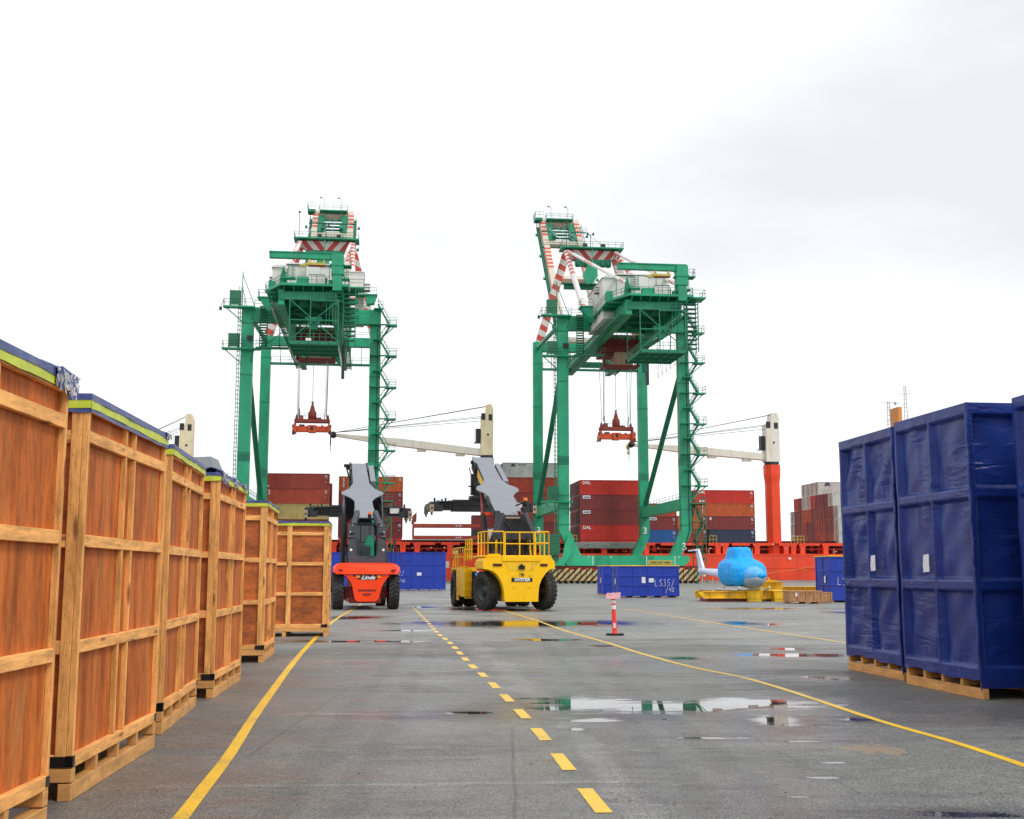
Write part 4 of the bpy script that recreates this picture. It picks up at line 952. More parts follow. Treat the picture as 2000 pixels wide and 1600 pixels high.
mb.build('handrail', SEAS, t)
mb = MB(); mb.box(-.60, .60, 1.4, 3.2, 2.2, 4.05); cb = mb.build('cab', GLASS, t, bevel=.06, seg=2)
mb = MB()
for x in (-.62, -.2, .25, .60): mb.box(x - .025, x + .025, 1.37, 1.42, 2.3, 4.1)
mb.box(-.62, .62, 1.36, 1.42, 4.02, 4.14); mb.box(-.62, .62, 1.36, 1.42, 3.15, 3.21); mb.build('cab_frame', DARK, cb)
mb = MB(); mb.prism([(-.12, 2.55), (.46, 2.50), (.44, 3.25), (.34, 3.52), (.10, 3.5), (-.02, 3.1)], 'y', 1.20, 1.36); mb.prism([(-.5, 2.6), (-.14, 2.55), (-.05, 3.0), (-.45, 3.45), (-.52, 3.3)], 'y', 1.24, 1.36, 1); mb.prism([(-.10, 2.5), (.28, 2.5), (.26, 2.98), (.0, 3.02)], 'y', 1.12, 1.2, 1); mb.build('seat', [GLASSG, GREYD], cb, bevel=.03)
mb = MB(); 
for s_ in (-1, 1): mb.tube((s_ * .76 + .03, -.37, 2.78), (s_ * .76 + .03, -.33, 2.78), .06, 14)
mb.build('work_lamp', REFL, t)
mb = MB(); mb.tube((.14, .1, 4.25), (.14, .1, 4.48), .085, 12, 0); mb.tube((.14, .1, 4.48), (.14, .1, 4.60), .085, 12, 1); mb.tube((.22, .1, 4.4), (.75, .3, 4.42), .015, 6, 0); mb.build('beacon', [BLACK, LAMPO], t)
for s_ in (-1, 1):
    mb = MB(); mb.tube((s_ * .98, .9, 1.95), (s_ * .95, 3.2, 4.6), .14, 12); mb.tube((s_ * .95, 3.2, 4.6), (s_ * .7, 4.6, 6.0), .075, 12, 1); mb.build('lift_cylinder', [BLACK, RIMD], t)
mb = MB(); mb.tube((-1.08, .5, 2.1), (-1.06, 1.0, 4.5), .10, 10); mb.tube((-1.06, 1.0, 4.5), (-.98, 1.6, 4.9), .05, 8); mb.build('exhaust_stack', BLACK, t)
mb = MB(); mb.path([(1.15, .2, 2.15), (1.15, .2, 2.95), (1.5, .2, 2.95), (1.72, .0, 2.2)], .02, 6); mb.path([(1.25, .4, 2.15), (1.25, .4, 2.9), (1.45, .4, 2.9), (1.45, .4, 2.15)], .02, 6); mb.box(1.3, 1.42, .15, .3, 2.92, 3.3); mb.build('guard_rail', DARK, t)
A = boom_and_spreader(t, 1.0, 4.36, R(25), [(.48, 0), (.50, .9), (.45, 1.5), (.44, 2.2), (.62, 2.62), (.88, 2.95), (1.05, 3.12), (1.06, 3.42), (.86, 3.62), (.62, 4.05), (.43, 4.65), (.40, 6.2), (.37, 7.75)], 7.8)
for s_ in (-1, 1):
    mb = MB(); mb.M = A; mb.prism([(3.3, -.05), (2.2, -.05), (1.2, -.9), (1.1, -1.5), (2.3, -1.55), (3.4, -.9)], 'x', s_ * .98, s_ * .92)
    mb.prism([(s_ * .42, -.08), (s_ * 1.0, -.08), (s_ * .95, -1.35), (s_ * .7, -1.5), (s_ * .42, -1.2)], 'y', 3.0, 3.06)
    mb.build('side_bracket', GREYD, t, bevel=.01)
mb = MB(); mb.M = A; mb.box(.50, .78, 5.0, 7.4, -.55, .02); mb.build('hose_cover', GREYS, t, bevel=.01)
mb = MB(); mb.M = A; mb.path([(-.55, 4.3, -.3), (-.5, 5.8, -.45), (-.66, 7.6, -.2)], .045, 6); mb.path([(.5, 3.9, -.2), (.46, 5.2, -.5), (.5, 7.0, -.7)], .035, 6)
mb.tube((-.8, 7.65, -.1), (-.3, 7.65, -.1), .09, 10); mb.build('hydraulic_hose', BLACK, t)
tag(t, 'orange red container handler with a raised grey star shaped boom plate, seen from behind', 'container handler', 'container handlers in the lane')

# ---- yellow machine
t = empty('container_handler', (.12, 55.2, 0), R(12)); YT = t
c_ = lambda X, Y: ((X - 1232) * .00272, (1140 - Y) * .00272)
body = [c_(*p) for p in [(965, 992), (955, 840), (935, 730), (895, 630), (840, 545), (770, 490), (690, 458), (600, 448), (592, 300), (650, 255), (1760, 240), (1830, 330), (1832, 440), (1745, 455), (1670, 520), (1600, 620), (1558, 730), (1545, 850), (1540, 992)]]
mb = MB(); mb.prism(body, 'y', -1.25, .55); mb.build('counterweight', YEL, t, bevel=.045, seg=3)
# shoulders that fall away forward at the left and right corners
mb = MB()
for s_ in (-1, 1): mb.prism([(s_ * 1.50, 1.94), (s_ * 1.70, 1.94), (s_ * 1.70, 2.2), (s_ * 1.50, 2.34)], 'y', -.9, 1.0)
mb.build('fender', YEL, t, bevel=.04, seg=2)
mb = MB()
mb.prism([(-.72, 2.16), (.82, 2.16), (.62, 1.80), (-.50, 1.80)], 'y', -1.262, -1.2); mb.build('tow_recess', MT['yellow frame steel'], t)
mb = MB(); mb.box(-.08, .20, -1.33, -1.264, 1.86, 2.04); mb.tube((.06, -1.36, 2.0), (.06, -1.26, 2.08), .05, 8); mb.build('tow_pin', BLACK, t)
for x0, x1 in ((-1.27, -.86), (.94, 1.27)):
    mb = MB(); mb.box(x0, x1, -1.28, -1.24, 2.0, 2.12); 
    for k_ in range(3): mb.box(x0 + .05 + k_ * (x1 - x0) / 3, x0 + .12 + k_ * (x1 - x0) / 3, -1.285, -1.28, 2.03, 2.09, 1)
    mb.build('tail_lamp', [BLACK, REDD], t)
mb = MB(); mb.box(-.41, .56, -1.275, -1.24, 1.30, 1.475); mb.build('name_plate', BLACK, t, bevel=.01)
text_mesh('HYSTER', .185, t, LETW, TM(.075, -1.282, 1.388), shear=.22, sx=1.12, bold=.008)
text_mesh('190', .23, t, LETB, TM(.06, -1.256, 1.60), sx=.72, bold=.006)
mb = MB()
for x, z in ((-.34, 1.585), (.47, 1.585), (-.28, 1.085), (.42, 1.085)): mb.tube((x, -1.285, z), (x, -1.24, z), .045, 14)
mb.build('bolt', YELO, t)
mb = MB(); mb.box(-1.68, 1.5, -1.1, 3.4, 2.42, 2.5); mb.box(-.85, .95, -1.30, -1.18, 2.22, 2.46); mb.box(-1.45, -.9, -1.1, -.7, 2.5, 2.56); mb.build('deck', YEL, t, bevel=.02)
rl = MB()
def rail_run(mb, pts, z0, h, r=.03, mid=True, step=1.0, m=0):
    for a, b in zip(pts, pts[1:]):
        a, b = V((a[0], a[1], 0)), V((b[0], b[1], 0)); n_ = max(1, round((b - a).length / step))
        for zz in ([h, h * .52] if mid else [h]): mb.tube(a + V((0, 0, z0 + zz)), b + V((0, 0, z0 + zz)), r, 6, m)
        for i in range(n_ + 1):
            p = a.lerp(b, i / n_); mb.tube(p + V((0, 0, z0)), p + V((0, 0, z0 + h)), r, 6, m)
rail_run(rl, [(-1.62, .6), (-1.62, -.95), (-1.5, -1.2), (-.76, -1.2)], 2.5, 1.08); rail_run(rl, [(-.70, -1.2), (.66, -1.2)], 2.45, 1.1, step=.7); rail_run(rl, [(.72, -1.2), (1.36, -1.2), (1.36, 2.4)], 2.5, 1.08)
rl.build('guard_rail', YEL, t)
mb = MB(); mb.box(-.7, .7, -.8, 6.4, .42, 1.3); mb.box(-1.0, 1.0, -.2, .2, .75, 1.05); mb.box(-1.2, 1.2, 5.8, 6.1, .7, 1.0); mb.build('chassis', DARK, t, bevel=.02)
for x in (-1.36, 1.36): wheel(t, x, 0, .89, .54, steer=R(19))
for x in (-1.72, -1.10, 1.10, 1.72): wheel(t, x, 5.9, .88, .52)
# left side tanks, steps, front fender
mb = MB(); mb.prism([(3.9, .62), (5.2, .62), (5.2, 1.75), (5.0, 1.98), (3.9, 2.02)], 'x', -1.9, -1.5); mb.box(-1.98, -1.6, 2.4, 3.6, .55, 1.9); mb.box(-1.95, -1.6, 3.62, 3.88, .8, 1.7); mb.build('side_tank', YEL, t, bevel=.03, seg=2)
mb = MB(); mb.prism([(4.9, 1.78), (5.2, 1.98), (6.9, 1.98), (7.0, 1.7), (6.85, 1.72), (6.75, 1.86), (5.3, 1.86), (5.1, 1.72)], 'x', -1.88, -.9); mb.box(-1.92, -1.84, 4.6, 5.1, .35, 1.9); mb.build('front_fender', YEL, t, bevel=.02)
mb = MB(); mb.prism([(4.9, 1.78), (5.2, 1.98), (6.9, 1.98), (7.0, 1.7), (6.85, 1.72), (6.75, 1.86), (5.3, 1.86), (5.1, 1.72)], 'x', .9, 2.05); mb.box(1.55, 1.98, 2.2, 4.0, .6, 1.9); mb.build('front_fender', YEL, t, bevel=.02)
rl = MB(); rail_run(rl, [(-1.84, 6.6), (-1.84, 4.4), (-1.7, 4.0)], 2.0, .95, step=.75); rail_run(rl, [(-1.75, 3.3), (-1.75, 1.6)], 2.3, 1.0, step=.6)
for k_ in range(4): rl.box(-2.0, -1.7, 1.75 - k_ * .05, 2.2, .5 + k_ * .42, .53 + k_ * .42)
islands(rl, 'side_rail', YEL, t)
mb = MB(); mb.lathe([(0, .001), (0, .12), (.06, .10), (.07, .001)], (-1.75, 6.4, 2.75), (0, 1, 0), 16); mb.tube((-1.75, 6.45, 2.75), (-1.95, 6.6, 2.3), .02, 6, 1); mb.box(-2.25, -2.1, 6.3, 6.45, 1.95, 2.3); mb.build('mirror', [REFL, BLACK], t)
mb = MB()
mb.prism([(-.92, 2.5), (.98, 2.5), (.98, 3.3), (.80, 4.2), (.55, 4.45), (-.45, 4.45), (-.62, 4.2), (-.92, 3.3)], 'y', 1.1, 1.35)
mb.beam((-.85, .2, 3.35), (-.45, .7, 4.45), .3, .35); mb.beam((.95, .2, 3.35), (.6, .7, 4.45), .3, .35); mb.box(-.95, 1.0, .0, .5, 3.25, 3.55)
mb.box(-.5, .55, .95, 1.1, 3.5, 3.56); mb.path([(-.3, 1.05, 4.2), (.1, 1.0, 3.7), (.4, 1.05, 3.4)], .04, 6); mb.path([(.3, 1.05, 4.3), (.0, 1.0, 3.8), (.2, 1.05, 3.3)], .03, 6)
mb.build('boom_support_frame', DARK, t, bevel=.02)
mb = MB(); mb.box(-.42, .52, .93, .99, 4.28, 4.36); mb.build('cross_bar', CABT, t)
mb = MB()
for x in (-.95, -.68, .1, .45, .98): mb.beam((x, .3, 2.5), (x * .95, .5, 3.4), .12, .15, up=(0, 1, 0))
mb.path([(.7, .0, 2.5), (.62, -.1, 3.0), (.75, .1, 3.5)], .05, 6); mb.path([(.55, .0, 2.5), (.7, -.1, 3.1), (.5, .1, 3.6)], .04, 6); mb.path([(-.1, 0, 2.5), (-.15, 0, 3.5)], .02, 6)
mb.build('hydraulic_hose', BLACK, t)
mb = MB(); mb.beam((-.62, .9, 2.5), (-.6, 1.0, 3.45), .28, .2, up=(0, 1, 0)); mb.beam((.95, .9, 2.5), (.9, 1.0, 3.4), .16, .2, up=(0, 1, 0)); mb.build('engine_post', YEL, t)
mb = MB(); mb.box(-.6, .7, 2.0, 4.0, 2.5, 3.9); cb = mb.build('cab', GLASS, t, bevel=.06)
for s_ in (-1, 1):
    mb = MB(); mb.tube((s_ * 1.0, .9, 2.4), (s_ * .98, 2.9, 4.5), .13, 12); mb.tube((s_ * .98, 2.9, 4.5), (s_ * .75, 4.6, 6.0), .08, 12, 1); mb.build('lift_cylinder', [BLACK, TROL], t)
A = boom_and_spreader(t, 1.0, 4.46, R(25), [(.41, 0), (.41, .5), (.64, .52), (.66, 1.6), (.62, 2.4), (.80, 2.9), (1.02, 3.15), (1.10, 3.45), (1.0, 3.75), (.66, 4.1), (.46, 4.75), (.43, 7.3), (.56, 7.5), (.56, 8.2)], 8.2)
mb = MB(); mb.M = A; mb.box(-.385, -.375, 4.2, 7.2, -.75, -.25); mb.build('boom_decal', YEL, t)
mb = MB(); mb.M = A; mb.box(.54, .80, 4.6, 7.3, -.5, .0); mb.build('hose_cover', GREYS, t, bevel=.01)
mb = MB(); mb.M = A; mb.path([(-.6, 4.8, -.8), (-.62, 6.2, -.7), (-.55, 7.9, -.3)], .05, 6); mb.path([(-.7, 5.2, -.9), (-.72, 7.9, -.5)], .03, 6); mb.build('hydraulic_hose', BLACK, t)
mb = MB(); mb.tube((.68, .7, 5.05), (.68, .7, 5.12), .06, 10, 0); mb.tube((.68, .7, 5.12), (.68, .7, 5.26), .095, 12, 1); mb.beam((.3, 1.1, 4.9), (.68, .75, 5.05), .06, .06); mb.build('beacon', [BLACK, LAMPO], t)
tag(t, 'yellow container handler with guard rails and number 190, its rear wheels turned left', 'container handler', 'container handlers in the lane')
# ------------------------------------------------------------------ ship to shore gantry cranes
def railing(mb, pts, z, h=1.1, step=1.6, r=.035, m=0):
    for a, b in zip(pts, pts[1:]):
        a, b = V((a[0], a[1], z)), V((b[0], b[1], z)); n_ = max(1, round((b - a).length / step))
        for zz in (h, h * .55): mb.beam(a + V((0, 0, zz)), b + V((0, 0, zz)), r * 1.6, r * 1.6, m)
        for i in range(n_ + 1):
            p = a.lerp(b, i / n_); mb.beam(p, p + V((0, 0, h)), r * 1.6, r * 1.6, m)
def stair(mb, a, b, wd, side=(0, 1, 0), m=0, rail=True):
    a, b = V(a), V(b); s_ = V(side).normalized() * wd / 2; n_ = max(3, int(abs(b.z - a.z) / .42))
    for k_ in (-1, 1):
        mb.beam(a + s_ * k_, b + s_ * k_, .07, .22, m)
        if rail:
            mb.beam(a + s_ * k_ + V((0, 0, 1)), b + s_ * k_ + V((0, 0, 1)), .05, .05, m)
            for i in range(0, 5): p = a.lerp(b, i / 4) + s_ * k_; mb.beam(p, p + V((0, 0, 1)), .045, .045, m)
    for i in range(n_):
        p = a.lerp(b, (i + .5) / n_); mb.beam(p - s_, p + s_, .24, .05, m)
def landing(name, x0, x1, y0, y1, z, parent, rails, mats=GREEN, brace=None):
    mb = MB(); mb.box(x0, x1, y0, y1, z - .22, z)
    if brace: 
        for a, b in brace: mb.beam(a, b, .14, .14)
    o = mb.build(name, mats, parent)
    rl = MB(); 
    for r_ in rails: railing(rl, r_, z)
    rl.build('railing', GREEND, o); return o
def banded(mb, p, q, r, bands, n=12):
    """tube with red collars: bands = (start, end, count) along its length; white between"""
    p, q = V(p), V(q); cuts = [0.0]
    segs = []
    pos = 0.0
    for (a, b, k_) in bands:
        if a > pos: segs.append((pos, a, 0))
        st = (b - a) / (2 * k_)
        for i in range(2 * k_): segs.append((a + i * st, a + (i + 1) * st, 1 if i % 2 == 0 else 0))
        pos = b
    if pos < 1: segs.append((pos, 1, 0))
    for a, b, m in segs: mb.tube(p.lerp(q, a), p.lerp(q, b), r, n, m, caps=(a == 0 or b == 1))
REDP = mat('red paint', (.58, .075, .04), .5, var=.08)
def gantry_crane():
    t = empty('gantry_crane')
    G = 30.5
    # legs
    for sxn in (-1, 1):
        for y, top in ((0, 44.2), (G, 45.7)):
            X = 10.2 * sxn
            mb = MB(); i_ = -sxn
            pts = [(X - .88, top), (X + .88, top), (X + .88, 9.2), (X + .88 + i_ * .1, 8.4), (X + .78 + i_ * 2.3, 4.5), (X - .78 + i_ * 2.3, 4.5), (X - .88 + i_ * .1, 8.4), (X - .88, 9.2)]
            pts = [(X - .88, top), (X + .88, top), (X + .88, 8.6), (X + .9 + i_ * 1.9, 4.48), (X - .9 + i_ * 1.9, 4.48), (X - .88, 8.6)]
            mb.prism(pts, 'y', y - .75, y + .75)
            lg = mb.build('leg', GREENL if (y == 0 and sxn < 0) else GREEN, t)
            fl = MB()
            for z in (9.4, 12.0, 14.1, 20.5, 33.0, 41.4): fl.box(X - .91, X + .91, y - .78, y + .78, z, z + .16)
            for z in ((20.66, 20.9),): fl.box(X - .895, X + .895, y - .765, y + .765, 19.2, 20.4)
            islands(fl, 'flange', GREEND, lg, gap=.02)
    for y in (0, G):
        mb = MB(); mb.prism([(-10.4, 4.5), (10.4, 4.5), (10.6, 3.8), (9.7, 2.85), (-9.7, 2.85), (-10.6, 3.8)], 'y', y - .8, y + .8, 0)
        sb = mb.build('sill_beam', GREENL, t)
        mb = MB(); mb.box(-5.2, 4.6, y - .815, y + .815, 2.87, 4.48); mb.build('repainted_panel', GREEN, sb)
        mb = MB()
        for x in (-6.3, -5.6, -2.6, 3.3, 8.0, 8.7):
            mb.box(x, x + .1, y - .83, y - .817, 4.1 if x in (-6.3, -2.6, 8.7) else 2.95, 4.45)
        mb.build('white_mark', LETW, sb)
        mb = MB(); mb.box(-12.2, -4.6, y - .5, y + .5, 2.55, 2.84); mb.box(4.6, 12.2, y - .5, y + .5, 2.55, 2.84)
        for x in (-10.5, -6.5, 6.5, 10.5): mb.box(x - .5, x + .5, y - .4, y + .4, 2.0, 2.6)
        mb.build('equaliser_shade_beam', TROL, t)  # beam coloured dark red to stand in for hull shadow below the sill
        for c in (-8.5, 8.5):
            mb = MB()
            for k_ in range(8):
                x = c - 3.7 + k_ * .94; tp = 2.5 - .25 * (k_ % 2)
                mb.prism([(x, .42), (x + .86, .42), (x + .86, tp), (x + .1, tp), (x, tp - .3)], 'y', y - .62 - .05 * (k_ % 2), y - .30); mb.prism([(x, .42), (x + .86, .42), (x + .86, tp), (x, tp)], 'y', y + .30, y + .62)
            bg_ = mb.build('bogie', HAZ, t)
            mb = MB()
            for k_ in range(8): mb.lathe([(-.12, .001), (-.12, .38), (.12, .38), (.12, .001)], (c - 3.25 + k_ * .94, y, .38), (0, 1, 0), 16)
            mb.box(c - 4.2, c + 4.2, y - .06, y + .06, .002, .03); mb.build('rail_wheel', DARK, bg_)
    for X in (-10.2, 10.2):
        mb = MB(); mb.box(X - .6, X + .6, .76, G - .76, 12.15, 13.95); mb.box(X - .62, X + .62, 12.0, 12.2, 12.13, 13.97); pb = mb.build('portal_beam', MT['crane green repaint'], t)
        rl = MB(); railing(rl, [(X + .55, 1, ), (X + .55, G - 1)], 13.96, step=2.4); rl.build('railing', GREEND, pb)
        mb = MB(); mb.tube((X, 1.0, 35.6), (X, G - 1.4, 14.6), .46, 14); mb.build('diagonal_brace', GREEND, t)
        mb = MB(); mb.tube((X, .76, 43.3), (X, G - .76, 44.6), .40, 12); mb.build('top_tie', GREEN, t)
    mb = MB(); mb.box(-9.32, 9.32, -.7, .7, 41.75, 44.15); mb.box(-9.3, 9.3, -.75, .75, 43.6, 43.72); cbm = mb.build('cross_beam', GREEN, t)
    mb = MB(); mb.box(-9.32, 9.32, G - .7, G + .7, 43.9, 45.6); mb.box(2.5, 5.5, G - .71, G + .71, 43.95, 44.15); cb2 = mb.build('cross_beam', GREEN, t)
    rl = MB(); railing(rl, [(-9.2, G - .7), (9.2, G - .7)], 45.6); railing(rl, [(-9.2, -.68), (-5.6, -.68)], 44.15); railing(rl, [(5.6, -.68), (9.2, -.68)], 44.15); islands(rl, 'railing', GREEND, cbm, gap=.02)
    mb = MB(); mb.box(-9.3, 9.3, G - .3, G + .3, 40.3, 40.7)
    for x in (-7.5, -5.5, 5.5, 7.5): mb.beam((x, G, 40.7), (x, G, 43.9), .1, .1)
    railing(mb, [(-9.2, G - .3), (9.2, G - .3)], 40.7); mb.build('service_walkway', GREEND, t)
    # main girders with walkways
    for sxn in (-1, 1):
        X = .45 + 3.75 * sxn
        mb = MB(); mb.box(X - .42, X + .42, -20.6, G + 4, 40.1, 42.35); mb.box(X - .52, X + .52, -20.6, G + 4, 40.06, 40.16); mb.box(X - .52, X + .52, -20.6, G + 4, 42.3, 42.4)
        gd = mb.build('main_girder', GREEN, t)
        mb = MB(); o_ = X + sxn * .95
        for y in [(-20 + i * 1.15) for i in range(47)]: mb.box(o_ - .42, o_ + .42, y, y + .55, 40.2, 40.26)
        for e_ in (-.45, .45): mb.box(o_ + e_ - .05, o_ + e_ + .05, -20.5, G + 4, 40.12, 40.32)
        railing(mb, [(o_ + .45 * sxn, -20.4), (o_ + .45 * sxn, G + 3.8)], 40.3, step=2); mb.build('walkway', GREEND, gd)
    mb = MB()
    for y in (-20.2, -15, -10, -5, 5, 10, 18, G + 1): mb.box(-2.9, 3.8, y, y + .5, 41.2, 42.3)
    mb.box(-3.6, 4.5, -20.8, -20.2, 40.9, 42.0)
    for y in (-18, -12.5, -7, -2): mb.box(-5.8, 7.6, y, y + .35, 42.4, 42.9)
    mb.beam((-3, -20, 41.5), (4, -10, 41.5), .3, .3); mb.beam((4, -20, 41.5), (-3, -10, 41.5), .3, .3); mb.beam((-3, -10, 41.5), (4, 0, 41.5), .3, .3)
    for x in (-2, -.3, 1.4, 3.0):
        mb.lathe([(-.7, .001), (-.7, .75), (.7, .75), (.7, .001)], (x, -17.5, 41.5), (1, 0, 0), 14)
    islands(mb, 'girder_tie', GREEND, t, gap=.02)
    # rear machinery deck
    mb = MB(); mb.prism([(-3.3, -21.5), (6.3, -21.5), (6.3, 2), (-5.9, 2), (-5.9, -16.5)], 'z', 42.92, 43.12); mb.prism([(-3.4, -21.6), (6.4, -21.6), (6.4, -21.3), (-3.3, -21.3), (-5.8, -16.4), (-6.1, -16.6)], 'z', 42.8, 43.16)
    for x in (-3.0, -1.6, -.2, 1.2, 2.6, 4.0, 5.4): mb.prism([(-21.5, 42.8), (-20.4, 42.8), (-20.4, 41.9)], 'x', x, x + .12)
    for y in (-15, -12, -9, -6, -3, 0): mb.box(-5.7, 6.2, y, y + .18, 42.55, 42.9)
    dk = mb.build('machinery_deck', GREEN, t)
    rl = MB(); railing(rl, [(-6.0, 2), (-6.0, -16.5), (-3.4, -21.4), (4.0, -21.4)], 43.12); railing(rl, [(5.4, -21.4), (6.3, -21.4), (6.3, -12)], 43.12); rl.build('railing', GREEND, dk)
    mb = MB(); mb.box(-1.2, 3.2, -20.6, -19.4, 43.12, 44.3); mb.box(3.4, 4.0, -20.9, -20.1, 43.12, 43.9); mb.box(-5.7, -4.7, -15.5, -14.2, 43.12, 44.9); mb.build('winch_cover', GREEN, t, bevel=.05)
    mb = MB(); mb.box(.6, 2.9, -21.0, -20.65, 43.3, 44.55); mb.box(1.7, 1.76, -21.03, -20.99, 43.3, 44.55, 1); mb.box(.55, 2.95, -21.05, -20.6, 44.55, 44.62, 1); mb.build('switch_cabinet', [HOUSE, DARK], t)
    # machinery house: tall middle, lower wing on the left
    mb = MB(); mb.box(-3.2, 5.1, -11.6, 1.5, 43.14, 48.5); n_ = 26
    for i in range(n_ + 1):
        x = -3.2 + 8.3 * i / n_; mb.box(x - .03, x + .03, -11.64, -11.6, 43.3, 48.3)
    mh = mb.build('machinery_house', HOUSE, t)
    mb = MB(); mb.box(-3.45, 5.3, -11.85, 1.7, 48.5, 48.68); mb.build('roof', SEAS, mh)
    mb = MB(); mb.box(-3.42, 5.28, -11.83, -11.66, 48.36, 48.5); mb.build('eaves', DARK, mh)
    mb = MB(); mb.box(-.4, 1.6, -12.3, -11.66, 45.3, 48.2); mb.build('ventilation_hood', WHITE, mh, bevel=.05)
    mb = MB(); mb.box(-.4, 1.6, -12.3, -11.66, 45.1, 45.3); mb.box(3.1, 3.14, -11.68, -11.64, 43.3, 48.3); mb.build('hood_opening', DARK, mh)
    mb = MB(); mb.box(-5.5, -3.22, -11.4, 1.5, 41.4, 48.0)
    for i in range(8): mb.box(-5.45 + i * .3, -5.40 + i * .3, -11.44, -11.4, 43.3, 47.9)
    for i in range(30): mb.box(-5.54, -5.5, -11.2 + i * .42, -11.15 + i * .42, 41.6, 47.9)
    lw = mb.build('left_wing', HOUSE, t)
    mb = MB(); mb.prism([(-5.7, 48.0), (-3.22, 48.0), (-3.22, 48.4), (-5.0, 48.4)], 'y', -11.7, 1.8); mb.build('roof', SEAS, lw)
    mb = MB(); mb.box(-6.2, -5.56, -8.6, -7.6, 46.2, 47.3)
    for k_ in range(3): mb.box(-6.24, -5.5, -8.66, -7.56, 46.2 + k_ * .42, 46.3 + k_ * .42, 1)
    mb.build('air_vent', [HOUSE, DARK], lw)
    mb = MB(); mb.box(4.5, 8.1, 8.0, 13.5, 44.2, 52.6); rw = mb.build('electrical_house', HOUSE, t)
    mb = MB(); mb.box(4.4, 8.2, 7.8, 13.7, 52.6, 52.75); mb.box(4.5, 8.1, 7.94, 8.0, 52.2, 52.4); mb.build('roof', [SEAS, DARK], rw)
    mb = MB(); mb.box(8.12, 9.1, 8.6, 9.6, 49.6, 50.9)
    for k_ in range(3): mb.box(8.1, 9.15, 8.55, 9.65, 49.6 + k_ * .5, 49.72 + k_ * .5, 1)
    mb.box(5.0, 6.6, 7.9, 8.0, 46.2, 47.7, 0); mb.box(5.0, 7.4, 7.9, 7.98, 45.0, 45.3, 1); mb.build('air_vent', [HOUSE, DARK], rw)
    landing('house_platform', 4.3, 10.4, 5.8, 7.9, 48.4, t, [[(4.4, 5.9), (10.3, 5.9), (10.3, 7.9)]], GREEN)
    mb = MB(); mb.prism([(8.4, 48.2), (10.3, 48.2), (9.9, 46.9), (8.6, 46.6)], 'y', 6.0, 7.7); mb.build('platform_bracket', GREEN, t)
    landing('side_platform', -8.2, -6.1, -6.5, -4, 44.6, t, [[(-8.1, -4), (-8.1, -6.4), (-6.1, -6.4)]], GREEN)
    landing('side_platform', 6.5, 8.6, -20.5, -17.5, 43.1, t, [[(6.5, -20.4), (8.5, -20.4), (8.5, -17.5)]], GREEN)
    mb = MB(); mb.prism([(-7.9, 44.3), (-6.1, 44.3), (-6.1, 42.2), (-7.0, 42.9)], 'y', -6.4, -4.1); mb.build('platform_bracket', GREEN, t)
    # stair tower at the back right
    mb = MB()
    for z0, z1, f_ in ((34.5, 38.7, 1), (38.7, 42.9, -1)):
        mb_y = (-20.5, -17.6) if f_ > 0 else (-17.6, -20.5)
    for k_ in range(11): mb.box(5.7, 7.3, -20.2 + (k_ % 2) * .02, -19.0, 35.2 + k_ * .68, 35.28 + k_ * .68)
    for x in (5.6, 7.35): mb.beam((x, -20.3, 34.6), (x, -20.3, 43), .14, .14); mb.beam((x, -18.9, 34.6), (x, -18.9, 43), .14, .14)
    for x in (3.2, 3.65, 4.1, 4.55): mb.beam((x, -20.9, 37.2), (x, -20.9, 42.3), .09, .09)
    mb.box(1.2, 5.5, -21.5, -20.9, 40.6, 40.75); railing(mb, [(.9, -21.5), (5.4, -21.5)], 40.7, step=.9); railing(mb, [(5.4, -21.5), (5.4, -19)], 40.7, step=.9)
    mb.build('stair_tower', GREEND, t)
    # hanging maintenance cage
    mb = MB(); mb.box(-2.0, 5.0, -22, -12.6, 34.35, 34.6)
    for y in (-22, -19, -16, -12.8): mb.box(-2.0, 5.0, y, y + .2, 34.1, 34.35)
    for x in (-2.0, -.6, .8, 2.2, 3.6, 4.85): mb.box(x, x + .15, -22, -12.6, 34.16, 34.36)
    for x in (-1.95, 1.0, 4.95):
        for y in (-21.9, -12.8): mb.beam((x, y, 34.5), (x, y, 40.8), .14, .14)
    mb.beam((-1.9, -21.9, 34.7), (4.9, -21.9, 40.6), .12, .12); mb.beam((4.9, -21.9, 34.7), (-1.9, -21.9, 40.6), .12, .12)
    mb.box(-1.95, 4.95, -21.95, -21.8, 37.6, 37.75)
    railing(mb, [(-1.95, -12.8), (-1.95, -21.95), (4.95, -21.95), (4.95, -12.8), (-1.95, -12.8)], 34.6, step=.9)
    mb.prism([(.2, 38.2), (2.6, 38.2), (2.2, 37.4), (1.8, 36.4), (1.0, 36.4), (.6, 37.4)], 'y', -21.6, -20.6)
    mb.build('maintenance_cage', GREEND, t)
    mb = MB(); mb.box(.4, 1.2, -22.06, -22.0, 34.62, 35.0); mb.build('sign_plate', HOUSE, t)
    # festoon bundle
    mb = MB(); mb.box(4.7, 5.2, 3.2, 3.9, 33.4, 40.1); mb.prism([(4.0, 35.4), (4.9, 35.4), (4.6, 39), (3.9, 39)], 'y', 2.6, 3.1, 1); mb.build('cable_chain', [mat('dark cable', (.06, .075, .085), .6), GREEND], t)
    mb = MB()
    for k_ in range(7):
        y = -21 + k_ * 2.7
        mb.path([(4.9, y, 35.6), (5.0, y + .2, 34.2 - .2 * (k_ % 2)), (5.05, y + .7, 33.4), (5.0, y + 1.2, 34.2), (4.9, y + 1.4, 35.6)], .04, 5)
    mb.build('festoon_cable', MT['galvanised steel'], t)
    # apex
    z_ = 64.6
